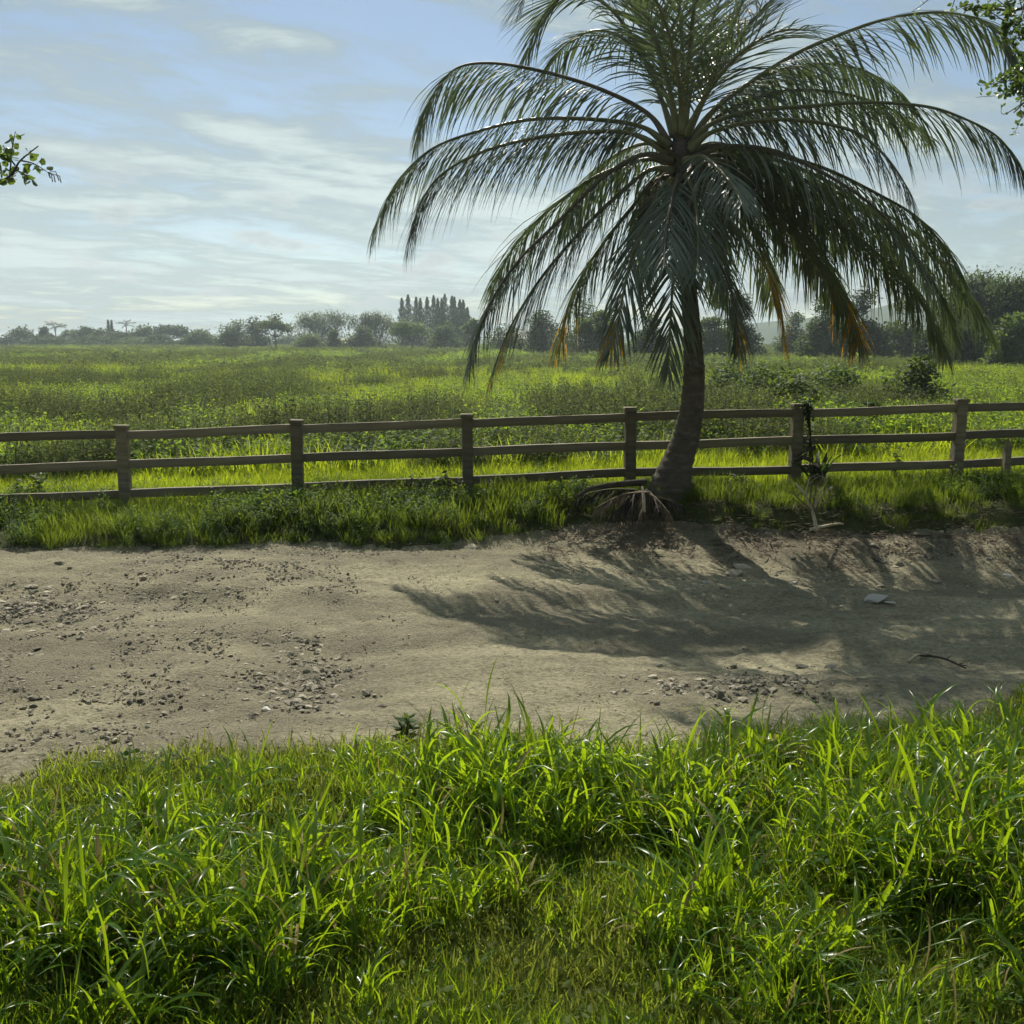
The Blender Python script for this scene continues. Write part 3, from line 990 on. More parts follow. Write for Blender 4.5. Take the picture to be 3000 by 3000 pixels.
def make_fence():
    px_tops = [(355, 1251), (865, 1235), (1370, 1218), (1850, 1198), (2335, 1188), (2815, 1174)]
    ys = [14.3 + (i / 5.0) for i in range(6)]
    tops = [at(u, v, yy) for (u, v), yy in zip(px_tops, ys)]
    step = (tops[-1] - tops[0]) / 5
    tops = [tops[0] - step * 2, tops[0] - step] + tops + [tops[-1] + step, tops[-1] + step * 2]
    root = empty('rail_fence', (tops[4].x, tops[4].y, tops[4].z - 1.35), 'weathered brown three-rail fence running between the road and the field', 'fence')
    o0 = Vector(root.location)
    ang = math.atan2(step.y, step.x)
    pm = [bevel_box('post', 0.155, 0.155, 1.62, 0.009, M['fence'], True, i, 0.004) for i in range(3)]
    cm = bevel_box('post_cap', 0.185, 0.185, 0.045, 0.008, M['fence'], True, 3, 0.002)
    r = random.Random(5)
    for i, t in enumerate(tops):
        p = bpy.data.objects.new('post', pm[i % 3]); COL.objects.link(p)
        p.parent = root
        p.location = Vector((t.x, t.y, t.z - 1.62 - 0.02)) - o0
        p.rotation_euler = (r.uniform(-.012, .012), r.uniform(-.012, .012), ang + r.uniform(-.03, .03))
        c = bpy.data.objects.new('post_cap', cm); COL.objects.link(c)
        c.parent = p
        c.location = (0, 0, 1.621)
    rm = []
    for k in range(4):           # rail of unit length, a little bowed and chipped
        m = MB(); rr = random.Random(50 + k)
        n = 13; ph = rr.uniform(0, 6)
        prof = [(-0.045, -0.054), (-0.040, -0.06), (0.040, -0.06), (0.045, -0.054), (0.045, 0.054), (0.040, 0.06), (-0.040, 0.06), (-0.045, 0.054)]
        for a in range(n):
            xx = -0.5 + a / (n - 1)
            dz = 0.006 * math.sin(xx * 5 + ph); dy = 0.004 * math.sin(xx * 7 + ph * 2)
            for (py_, pz_) in prof:
                m.v.append(Vector((xx, py_ + dy + rr.uniform(-.0015, .0015), pz_ + dz + rr.uniform(-.002, .002))))
        for a in range(n - 1):
            for b in range(8):
                b2 = (b + 1) % 8
                m.f.append((a * 8 + b, (a + 1) * 8 + b, (a + 1) * 8 + b2, a * 8 + b2)); m.m.append(0)
        m.f.append(tuple(range(8))); m.m.append(0)
        m.f.append(tuple((n - 1) * 8 + b for b in range(8))[::-1]); m.m.append(0)
        rm.append(m.mesh('rail', [M['fence']]))
    for i in range(len(tops) - 1):
        a, b = tops[i], tops[i + 1]
        for j, dz in enumerate((0.105, 0.525, 0.94)):
            A = Vector((a.x, a.y, a.z - dz + r.uniform(-.012, .012)))
            B = Vector((b.x, b.y, b.z - dz + r.uniform(-.012, .012)))
            d = B - A
            o = bpy.data.objects.new('rail', rm[(i + j) % 4]); COL.objects.link(o)
            o.parent = root
            o.location = (A + B) / 2 - o0
            o.rotation_euler = (r.uniform(-.02, .02), -math.atan2(d.z, math.hypot(d.x, d.y)), math.atan2(d.y, d.x))
            o.scale = (d.length - 0.12, 1, 1)
    return tops


POSTS = make_fence()


# ------------------------------------------------------------------ coconut palm
def catmull(P, n):
    P = [P[0] * 2 - P[1]] + list(P) + [P[-1] * 2 - P[-2]]
    out = []
    segs = len(P) - 3
    for i in range(n + 1):
        t = i / n * segs
        k = min(int(t), segs - 1); f = t - k
        a, b, c, d = P[k], P[k + 1], P[k + 2], P[k + 3]
        out.append(0.5 * ((2 * b) + (c - a) * f + (2 * a - 5 * b + 4 * c - d) * f * f + (3 * b - a - 3 * c + d) * f ** 3))
    return out


PY = 14.05


def make_palm():
    base = at(1968, 1452, PY)
    bz = hz(base.x, base.y)
    root = empty('coconut_palm', (base.x, base.y, bz), 'coconut palm with curved trunk and wide drooping crown by the fence', 'palm')
    # trunk
    spec = [(1962, 1470, 150), (1964, 1440, 136), (1970, 1395, 112), (1991, 1335, 92), (2008, 1285, 82), (2020, 1235, 74), (2030, 1160, 66), (2033, 1090, 62),
            (2029, 990, 53), (2022, 900, 48), (2014, 800, 47), (2008, 700, 50), (2003, 600, 54), (2000, 520, 58), (1998, 450, 60), (1997, 390, 46)]
    P = [at(u, v, PY) for u, v, w in spec]
    W = [w * PY / 3000 / 2 for u, v, w in spec]
    n = 150
    pts = catmull(P, n)
    m = MB()
    NS = 20
    r = random.Random(3)
    ring = 0
    for i, p in enumerate(pts):
        t = i / n * (len(W) - 1)
        k = min(int(t), len(W) - 2)
        w = W[k] + (W[k + 1] - W[k]) * (t - k)
        ring += 1
        sc = 1.0 + (0.05 if i % 4 == 0 else (-0.03 if i % 4 == 1 else 0)) * (1 if i < 115 else 2.0)
        for a in range(NS):
            th = 2 * math.pi * a / NS
            rr = w * sc * (1 + 0.05 * (float(vn(th * 2.2 + 7, i * 0.11, 5)) - 0.5) + r.uniform(-.008, .008))
            if i < 22:     # root flare
                rr *= 1 + 0.12 * (1 - i / 22) * (0.5 + 0.5 * math.sin(th * 5 + 1))
            m.v.append(Vector((p.x + rr * math.cos(th), p.y + rr * math.sin(th), p.z)))
    for i in range(n):
        for a in range(NS):
            b = (a + 1) % NS
            m.f.append((i * NS + a, i * NS + b, (i + 1) * NS + b, (i + 1) * NS + a)); m.m.append(0)
    m.f.append(tuple(n * NS + a for a in range(NS))); m.m.append(0)
    m.build('trunk', M['palm_trunk'], root, True)

    # fronds: the line of each midrib, depth offset at start and end, how its leaflets hang
    F = [
        # u, v points                                                                   y0   y1   droop  leaflet
        ([(1965, 430), (1900, 335), (1760, 262), (1600, 212), (1440, 185), (1330, 205), (1255, 300), (1222, 395)], 0.05, 0.9, 1.5, 0.80),
        ([(1960, 430), (1880, 372), (1740, 350), (1560, 350), (1400, 385), (1260, 440), (1160, 540), (1092, 680)], 0.0, 0.5, 1.35, 0.78),
        ([(1960, 450), (1850, 392), (1700, 388), (1540, 410), (1400, 450), (1290, 515), (1230, 600), (1200, 700)], -0.05, -0.5, 1.3, 0.80),
        ([(1970, 470), (1880, 455), (1760, 525), (1640, 645), (1526, 756), (1455, 855), (1405, 955), (1371, 1075)], -0.1, -1.0, 1.1, 0.72),
        ([(1970, 480), (1890, 468), (1752, 515), (1640, 590), (1540, 680), (1478, 770), (1440, 850)], 0.1, 1.4, 1.0, 0.75),
        ([(1975, 500), (1900, 500), (1790, 590), (1690, 690), (1598, 798), (1538, 885), (1485, 980), (1432, 1120)], -0.05, -0.3, 1.1, 0.70),
        ([(1980, 520), (1920, 530), (1850, 610), (1770, 710), (1705, 810), (1660, 920), (1630, 1030)], 0.1, 0.9, 1.1, 0.70),
        ([(1985, 530), (1945, 545), (1895, 640), (1855, 740), (1830, 840), (1810, 940), (1788, 1020)], -0.15, -1.2, 1.0, 0.65),
        ([(1998, 560), (1990, 610), (1985, 680), (1975, 780), (1968, 880), (1962, 990), (1958, 1090)], -0.25, -0.75, 0.8, 0.62),
        ([(2005, 600), (2030, 640), (2062, 705), (2110, 775), (2145, 860), (2160, 950), (2165, 1020)], -0.2, -0.9, 0.9, 0.55),
        # upright and arching over the top
        ([(1975, 400), (1930, 270), (1860, 120), (1770, 10), (1670, -20), (1590, 50), (1535, 180)], 0.1, 0.9, 0.6, 0.78),
        ([(1985, 390), (1955, 230), (1900, 60), (1810, -90), (1700, -140), (1590, -90), (1520, 20)], -0.1, -1.0, 0.5, 0.80),
        ([(1995, 390), (2000, 200), (1990, 20), (1960, -140), (1890, -260), (1800, -300)], 0.2, 1.6, 0.3, 0.80),
        ([(2000, 390), (2015, 220), (2030, 50), (2050, -110), (2090, -220), (2150, -280)], -0.2, -1.5, 0.35, 0.80),
        ([(2010, 400), (2060, 290), (2105, 180), (2145, 80), (2190, -30), (2250, -120), (2340, -170)], 0.0, -0.3, 0.25, 0.86),
        ([(2010, 400), (2080, 260), (2160, 120), (2250, 10), (2350, -60), (2460, -60)], 0.3, 1.7, 0.35, 0.78),
        ([(1990, 400), (1960, 300), (1900, 190), (1820, 110), (1740, 90), (1660, 130), (1600, 210)], 0.4, 2.2, 1.0, 0.70),
        # right side
        ([(2020, 420), (2085, 330), (2200, 240), (2327, 160), (2446, 107), (2595, 56), (2744, 36), (2863, 55), (2935, 105), (2966, 170)], 0.05, 0.4, 1.05, 0.78),
        ([(2020, 420), (2090, 320), (2200, 240), (2330, 195), (2460, 190), (2570, 225), (2667, 300)], 0.3, 1.8, 1.1, 0.72),
        ([(2020, 430), (2080, 365), (2200, 325), (2357, 312), (2536, 300), (2714, 312), (2833, 351), (2928, 405), (2992, 490)], -0.1, -0.7, 1.35, 0.74),
        ([(2020, 440), (2090, 385), (2238, 352), (2387, 357), (2506, 387), (2577, 440), (2631, 506), (2672, 577)], -0.2, -1.5, 1.15, 0.70),
        ([(2020, 460), (2100, 425), (2268, 452), (2417, 494), (2565, 565), (2685, 635), (2768, 724), (2821, 821)], 0.1, 0.9, 1.15, 0.72),
        ([(2025, 480), (2110, 455), (2230, 475), (2340, 520), (2476, 575), (2655, 665), (2774, 792), (2851, 881), (2905, 980)], 0.1, 2.0, 1.2, 0.85),
        ([(2022, 490), (2110, 470), (2250, 520), (2380, 600), (2520, 700), (2640, 810), (2720, 920), (2770, 1030)], 0.0, 1.4, 1.1, 0.80),
        ([(2020, 510), (2080, 520), (2178, 595), (2298, 667), (2387, 762), (2464, 863), (2500, 950), (2512, 1005)], 0.1, 1.2, 1.0, 0.68),
        ([(2015, 530), (2050, 560), (2110, 620), (2178, 690), (2250, 795), (2286, 893), (2300, 1020)], -0.2, -0.8, 0.9, 0.55),
        ([(2010, 470), (2060, 460), (2110, 500), (2150, 550), (2175, 600)], -0.3, -2.6, 0.9, 0.50),
        ([(2022, 470), (2120, 430), (2260, 440), (2400, 500), (2540, 590), (2650, 700), (2730, 830)], -0.2, -1.8, 1.1, 0.74),
        ([(2020, 500), (2090, 490), (2180, 540), (2280, 620), (2370, 720), (2440, 830), (2480, 930)], 0.2, 1.8, 1.1, 0.70),
        ([(2025, 470), (2120, 440), (2280, 470), (2440, 540), (2580, 640), (2690, 760), (2760, 880), (2800, 990)], 0.3, 2.2, 1.2, 0.78),
        # hanging toward the road in front of the trunk
        ([(1992, 520), (1978, 548), (1962, 620), (1950, 700), (1945, 790)], -0.3, -2.2, 0.9, 0.62),
        ([(2008, 520), (2028, 550), (2042, 630), (2045, 720), (2040, 800)], -0.3, -2.0, 0.9, 0.62),
        # more upright ones in the heart
        ([(1998, 390), (1990, 250), (1960, 100), (1910, -20), (1850, -90)], -0.1, -2.0, 0.35, 0.78),
        ([(2002, 390), (2030, 240), (2075, 90), (2130, -40), (2200, -110)], 0.2, 2.0, 0.35, 0.78),
        ([(1992, 395), (1965, 280), (1925, 150), (1880, 40), (1830, -40)], 0.2, 0.9, 0.45, 0.74),
        ([(2008, 395), (2050, 310), (2110, 220), (2190, 140), (2290, 90), (2390, 90)], -0.2, -1.7, 0.5, 0.72),
        ([(2020, 430), (2120, 330), (2280, 270), (2450, 270), (2600, 315), (2720, 400)], 0.3, 2.6, 1.1, 0.72),
        # low ones behind, toward the field
        ([(2015, 500), (2080, 500), (2150, 580), (2210, 690), (2250, 800), (2268, 890)], 0.3, 2.0, 1.1, 0.66),
        ([(2020, 490), (2120, 480), (2240, 560), (2350, 670), (2430, 790), (2480, 880)], 0.3, 2.5, 1.1, 0.66),
        ([(2020, 480), (2150, 450), (2320, 510), (2470, 610), (2600, 730), (2690, 850)], 0.4, 2.7, 1.1, 0.74),
        ([(2012, 520), (2040, 540), (2075, 640), (2095, 760), (2105, 860)], 0.3, 1.5, 1.0, 0.60),
        # behind the crown
        ([(2015, 450), (2090, 420), (2190, 450), (2290, 520), (2390, 620), (2450, 720)], 0.4, 2.6, 1.2, 0.70),
        ([(1975, 450), (1910, 420), (1830, 440), (1750, 500), (1690, 590), (1650, 680)], 0.4, 2.6, 1.2, 0.70),
        ([(1985, 480), (1950, 480), (1925, 540), (1905, 620), (1895, 720), (1890, 800)], 0.3, 1.8, 1.1, 0.6),
        ([(2010, 480), (2050, 485), (2085, 560), (2110, 650), (2120, 760)], 0.3, 2.0, 1.1, 0.6),
    ]
    yellow = {5: (0.82, 0.25), 6: (0.72, 0.35), 7: (0.8, 0.4), 24: (0.66, 0.45), 25: (0.58, 0.85), 9: (0.8, 0.2)}
    for fi, (px, y0, y1, droop, ll) in enumerate(F):
        rr = random.Random(900 + fi)
        q = [at(u, v, PY + y0 + (y1 - y0) * (i / (len(px) - 1)) ** 1.15) for i, (u, v) in enumerate(px)]
        N_ = 60
        line = catmull(q, N_)
        L_tot = sum((line[i + 1] - line[i]).length for i in range(N_))
        # rachis, flat broad petiole tapering to a thread
        m = MB()
        rad = [0.030 * (1 - i / N_) ** 0.8 + 0.005 + 0.026 * max(0, 1 - i / 8) for i in range(N_ + 1)]
        m.tube(line, rad, 7)
        fr = m.build('frond', M['rachis'] if fi % 3 else M['petiole'], root, True)
        # leaflets
        m = MB()
        chord = line[-1] - line[0]
        hor = Vector((chord.x, chord.y, 0))
        if hor.length < 0.4:
            hor = Vector((0.3 * rr.choice((-1, 1)), y1 - y0, 0))
        hor.normalize()
        S0 = Vector((0, 0, 1)).cross(hor).normalized()
        npair = int((29 if -1.4 < y1 < 1.9 else (22 if y1 > 0 else 18)) * L_tot)
        ylo, yp = yellow.get(fi, (2, 0))
        gap_at = [rr.random() for _ in range(4)]
        for i in range(npair):
            t = 0.13 + 0.87 * (i + 0.5) / npair
            f = t * N_; k = min(int(f), N_ - 1)
            p = line[k].lerp(line[k + 1], f - k)
            T = (line[min(k + 2, N_)] - line[max(k - 1, 0)]).normalized()
            S = (S0 - T * S0.dot(T)).normalized()
            Nn = T.cross(S)
            if Nn.dot(Vector((0, 0, 1))) < 0 and abs(Nn.z) > 0.02:
                Nn = -Nn
            prof = min(1.0, 0.5 + (t - 0.13) * 2.6) * (1 - max(0, (t - 0.55) / 0.45) ** 1.5 * 0.66)
            for side in (-1, 1):
                if rr.random() < 0.06 or any(abs(t - g) < 0.012 for g in gap_at[:2]):
                    continue
                hang = max(0.0, min(1.0, (droop - 0.5) / 0.7))
                ln = (1.42 + 0.20 * hang) * ll * prof * (rr.uniform(0.82, 1.12) if rr.random() > 0.06 else rr.uniform(0.35, 0.7))
                a = R(62) - R(36) * t + rr.uniform(-.1, .1)
                hang = max(0.0, min(1.0, (droop - 0.5) / 0.7))
                d = (T * math.cos(a) + S * (side * math.sin(a) * (1 - 0.25 * hang)) + Nn * rr.uniform(-0.08, 0.16) + Vector((0, 0, -0.50 * hang)) + Vector((rr.gauss(0, .09), rr.gauss(0, .09), rr.gauss(0, .09)))).normalized()
                w0 = 0.0150 * rr.uniform(0.8, 1.15) * (0.75 + 0.25 * prof)
                seg = 5
                pts_, sd, ws, nrm = [], [], [], []
                pp = p.copy()
                dr = droop * rr.uniform(0.8, 1.25)
                kink = rr.random() < 0.12
                ks = rr.uniform(0.3, 0.8)
                for j in range(seg + 1):
                    tt = j / seg
                    pts_.append(pp.copy())
                    across = d.cross(Nn)
                    if across.length < 1e-3:
                        across = d.cross(T)
                    across.normalize()
                    sd.append(across); nrm.append(across.cross(d))
                    ws.append(w0 * (0.45 + 1.5 * tt if tt < 0.35 else max(0.06, 1 - ((tt - 0.35) / 0.65) ** 1.5)))
                    pp = pp + d * (ln / seg)
                    g = dr * 0.24 * (0.5 + 0.8 * tt)
                    if kink and tt > ks:
                        g *= 3
                    d = (d + Vector((0, 0, -1)) * g + Vector((rr.uniform(-1, 1), rr.uniform(-1, 1), 0)) * 0.055).normalized()
                m.strip(pts_, sd, ws, 1 if (t > ylo and rr.random() < yp) else 0, 0.35, nrm)
        m.build('leaflets', [M['palm_leaf'], M['palm_yellow']], fr, False)

    # leaf bases and brown fibre around the crown's heart
    for i in range(16):
        rr = random.Random(40 + i)
        a = i * 2.4
        z0 = rr.uniform(0, 1)
        c0 = at(2006, 690, PY).lerp(at(1998, 470, PY), z0)
        o = Vector((math.cos(a), math.sin(a), 0))
        m = MB()
        L_ = rr.uniform(0.35, 0.6)
        s = Vector((-math.sin(a), math.cos(a), 0))
        pts_ = [c0 + o * 0.10 + Vector((0, 0, -0.12)), c0 + o * 0.15, c0 + o * (0.17 + 0.10) + Vector((0, 0, L_ * 0.35)), c0 + o * (0.2 + 0.26) + Vector((0, 0, L_ * 0.6))]
        m.strip(pts_, [s] * 4, [0.10, 0.11, 0.06, 0.03], 0, 0.3, [o] * 4)
        base_i = len(m.v)
        m.build('leaf_base', M['petiole'] if i % 2 else M['fibre'], root, True)
    # hanging dry fibre and old flower stalks
    for i in range(16):
        rr = random.Random(80 + i)
        a = rr.uniform(math.pi, 2 * math.pi)
        c0 = at(2003, rr.uniform(520, 640), PY) + Vector((math.cos(a), math.sin(a), 0)) * 0.14
        m = MB()
        o = Vector((math.cos(a), math.sin(a), 0))
        stalk = [c0, c0 + o * 0.18 + Vector((0, 0, 0.08)), c0 + o * 0.34 + Vector((0, 0, -0.06)), c0 + o * 0.40 + Vector((0, 0, -0.3))]
        m.tube(catmull(stalk, 8), [0.014] * 5 + [0.008] * 4, 5)
        for k in range(14):
            b = stalk[2].lerp(stalk[3], rr.random())
            dd = (o * rr.uniform(0.1, 0.8) + Vector((rr.uniform(-.5, .5), rr.uniform(-.5, .5), -1))).normalized()
            m.tube([b, b + dd * 0.15, b + dd * 0.25 + Vector((0, 0, -0.08))], [0.005, 0.004, 0.002], 3, 0, False)
        m.build('flower_stalk', M['fibre'], root, True)
    # a few young nuts
    for i, (u, v, dy) in enumerate([(1962, 545, -0.22), (1985, 565, -0.28), (2040, 560, -0.24), (2062, 535, -0.2), (2020, 585, -0.3)]):
        bm = bmesh.new()
        bmesh.ops.create_icosphere(bm, subdivisions=2, radius=0.085)
        for vv in bm.verts:
            f = 1.0 + 0.22 * max(0, vv.co.z / 0.085) ** 2
            vv.co = Vector((vv.co.x, vv.co.y, vv.co.z * 1.2 * f))
        me = bpy.data.meshes.new('coconut'); bm.to_mesh(me); bm.free()
        me.materials.append(M['coconut'])
        me.polygons.foreach_set('use_smooth', [True] * len(me.polygons))
        ob = bpy.data.objects.new('coconut', me); COL.objects.link(ob)
        ob.parent = root
        ob.location = at(u, v, PY + dy) - Vector(root.location)
        ob.rotation_euler = (0.3 * i, 0.2 * i, i)


make_palm()


# ------------------------------------------------------------------ trees
def crown_lobes(r, w, h, n, flat=1.0):
    """ellipsoid lobes (centre, radii) filling a crown of width w and height h standing on z=0"""
    lobes = []
    for i in range(n):
        a = r.uniform(0, 6.283); d = (r.random() ** 0.6) * w * 0.34
        zz = h * (0.28 + 0.5 * r.random() * (1 - 0.5 * d / (w * 0.34)))
        rad = w * r.uniform(0.16, 0.26)
        lobes.append((Vector((d * math.cos(a), d * math.sin(a), zz)), Vector((rad, rad, min(rad * flat, h * 0.34)))))
    return lobes


def tree(u, Y, vtop, wpx, kind, label, mat, cat='tree', group=None, seed=0, name=None, leaf_n=1500, vbase=None, trunk_vis=0.12):
    r = random.Random(seed)
    top = at(u, vtop, Y)
    gz = hz(top.x, Y) - 0.1
    H = top.z - gz
    Wd = wpx * (1.12 if Y < 280 or kind in ('palm', 'conifer') else 1.55) * Y / 3000.0
    root = empty(name or {'round': 'broadleaf_tree', 'umbrella': 'umbrella_tree', 'conifer': 'conifer_tree', 'bamboo': 'bamboo_clump', 'palm': 'palm_tree', 'bush': 'bush'}[kind],
                 (top.x, Y, gz), label, cat, group)
    o = Vector(root.location)
    tm, cm = MB(), MB()
    ls = max(0.10, Y * 0.0014, 0.20 if Y > 60 else 0)

    def leafcard(p, size, nrm=None):
        d = Vector((r.gauss(0, 1), r.gauss(0, 1), r.gauss(0, 0.6)))
        d.normalize()
        s = d.cross(Vector((r.gauss(0, .6), r.gauss(0, .6), 1)))
        if s.length < 1e-3:
            s = Vector((1, 0, 0))
        s.normalize()
        cm.leaf(o + p, d, s, size * r.uniform(1.2, 2.2), size * r.uniform(0.35, 0.6), 0, 0.3)

    if kind in ('round', 'umbrella', 'bush'):
        c0 = H * {'round': trunk_vis, 'umbrella': 0.42, 'bush': 0.0}[kind]
        ch = H - c0
        nl = {'round': 16, 'umbrella': 15, 'bush': 11}[kind]
        flat = {'round': 0.85, 'umbrella': 0.45, 'bush': 0.9}[kind]
        lobes = []
        for i in range(nl):
            a = r.uniform(0, 6.283); dn = r.random() ** 0.55
            d = dn * Wd * 0.38
            if kind == 'umbrella':
                zz = c0 + ch * (0.78 - 0.30 * dn + r.uniform(-.22, .1))
            else:
                zz = c0 + ch * (0.22 + 0.60 * (1 - dn ** 1.5) * r.uniform(0.2, 1) + r.uniform(-.12, .10))
            rad = Wd * (r.uniform(0.17, 0.25) if kind != 'bush' else r.uniform(0.22, 0.32))
            rz = min(rad * flat, ch * 0.3)
            zz = min(zz, H - rz)
            lobes.append((Vector((d * math.cos(a), d * math.sin(a), max(zz, rz * 0.9))), rad, rz))
        # one lobe touches the top, so that the height is right
        lobes[0] = (Vector((r.uniform(-.1, .1) * Wd, 0, H - lobes[0][2])), lobes[0][1], lobes[0][2])
        per = leaf_n // nl
        for (c, rad, rz) in lobes:
            for k in range(per):
                n = Vector((r.gauss(0, 1), r.gauss(0, 1), r.gauss(0, 1))).normalized()
                rr = r.random() ** 0.4 * (1 + 0.22 * r.gauss(0, 1) * (r.random() < .3))
                leafcard(c + Vector((n.x * rad * rr, n.y * rad * rr, n.z * rz * rr)), ls)
        # trunk and limbs
        tr = max(0.06, H * 0.022)
        if kind != 'bush':
            fork = Vector((r.uniform(-.03, .03) * Wd, 0, max(c0 * 0.9, H * 0.18)))
            tm.tube([o + Vector((0, 0, -0.3)), o + fork * 0.5 + Vector((0.03 * Wd, 0, 0)), o + fork], [tr * 1.4, tr, tr * 0.85], 7)
        else:
            fork = Vector((0, 0, 0.05 * H))
            tm.tube([o + Vector((0, 0, -0.2)), o + fork], [tr, tr * .8], 6)
        for (c, rad, rz) in lobes:
            mid = fork.lerp(c, 0.5) + Vector((0, 0, -0.05 * H * (1 if kind == 'umbrella' else 0)))
            tm.tube([o + fork, o + mid, o + c], [tr * 0.55, tr * 0.33, tr * 0.12], 5, 0, False)
    elif kind == 'conifer':
        tr = H * 0.012
        tm.tube([o + Vector((0, 0, -0.3)), o + Vector((0, 0, H * 0.5)), o + Vector((0.0, 0, H))], [tr * 1.5, tr, tr * 0.15], 6)
        for k in range(leaf_n):
            t = r.random() ** 0.75
            z = H * (0.02 + 0.95 * t)
            whorl = 0.75 + 0.35 * math.sin(z / H * 44 + r.uniform(-.4, .4))
            rad = Wd * 0.5 * min(1.0, 1.35 * (1 - t)) ** 1.05 * whorl * r.random() ** 0.5 + 0.02
            a = r.uniform(0, 6.283)
            p = Vector((rad * math.cos(a), rad * math.sin(a), z))
            d = Vector((math.cos(a), math.sin(a), r.uniform(0.5, 1.6))).normalized()
            s = d.cross(Vector((r.gauss(0, .5), r.gauss(0, .5), 1))).normalized()
            cm.leaf(o + p, d, s, ls * r.uniform(1.5, 2.6) * (1 - 0.55 * t), ls * 0.26 * (1 - 0.5 * t), 0, 0.2)
    elif kind == 'bamboo':
        nc = 26
        for i in range(nc):
            a = r.uniform(0, 6.283); d0 = Wd * 0.10 * math.sqrt(r.random())
            b = Vector((d0 * math.cos(a), d0 * math.sin(a), 0))
            reach = Wd * r.uniform(0.05, 0.36); hh = H * r.uniform(0.7, 0.97)
            oa = Vector((math.cos(a), math.sin(a), 0))
            line = [b, b + oa * reach * 0.15 + Vector((0, 0, hh * 0.45)), b + oa * reach * 0.5 + Vector((0, 0, hh * 0.83)),
                    b + oa * reach * 0.9 + Vector((0, 0, hh)), b + oa * (reach * 1.35) + Vector((0, 0, hh * 0.93))]
            line = catmull(line, 14)
            tm.tube([o + q for q in line], [0.05 * (1 - j / 15) + 0.008 for j in range(15)], 4, 0, False)
            for k in range(leaf_n // nc):
                t = 0.03 + 0.97 * r.random() ** 0.85
                q = line[min(int(t * 14), 14)]
                sp = H * 0.105 * (1.25 - 0.6 * t)
                p = q + Vector((r.gauss(0, sp), r.gauss(0, sp), r.gauss(0, sp * 0.8)))
                if t < 0.6:
                    a2 = r.uniform(0, 6.283); q2 = Wd * 0.34 * math.sqrt(r.random()) * (1 - 0.4 * t)
                    p = p + Vector((q2 * math.cos(a2), q2 * math.sin(a2), 0))
                p.z = max(p.z, 0.1)
                d = Vector((r.gauss(0, 1), r.gauss(0, 1), -0.5 + r.gauss(0, .4))).normalized()
                s = d.cross(Vector((0, 0, 1))).normalized()
                cm.leaf(o + p, d, s, ls * r.uniform(1.5, 2.6), ls * 0.3, 0, 0.2)
    elif kind == 'palm':
        hub = Vector((0, 0, H * 0.80))
        tr = max(0.15, H * 0.02)
        tm.tube([o + Vector((0, 0, -0.3)), o + Vector((0.1, 0, H * .4)), o + hub], [tr * 1.3, tr, tr * 0.8], 7)
        for i in range(12):
            a = i * 2.399
            el = r.uniform(-0.35, 1.4)
            L_ = Wd * 0.58
            oa = Vector((math.cos(a), math.sin(a), 0))
            ln = catmull([hub, hub + oa * (L_ * .4 * math.cos(el)) + Vector((0, 0, L_ * .42 * math.sin(el) + 0.06 * L_)),
                          hub + oa * (L_ * .75 * math.cos(el * .8)) + Vector((0, 0, L_ * .5 * math.sin(el))),
                          hub + oa * (L_ * math.cos(el * .6)) + Vector((0, 0, L_ * (.78 * math.sin(el) - .10)))], 14)
            s0 = Vector((-math.sin(a), math.cos(a), 0))
            for j in range(1, 15):
                for sd in (-1, 1):
                    for _ in range(2):
                        d = (s0 * sd * 0.8 + oa * 0.4 + Vector((0, 0, -0.7 + r.uniform(-.3, .3)))).normalized()
                        s = d.cross(Vector((0, 0, 1))).normalized()
                        cm.leaf(o + ln[j], d, s, L_ * 0.17, max(0.05, L_ * 0.02), 0, 0.1)
    tm.build('trunk', M['bark'], root, True)
    cm.build('crown', M[mat], root, False)
    return root


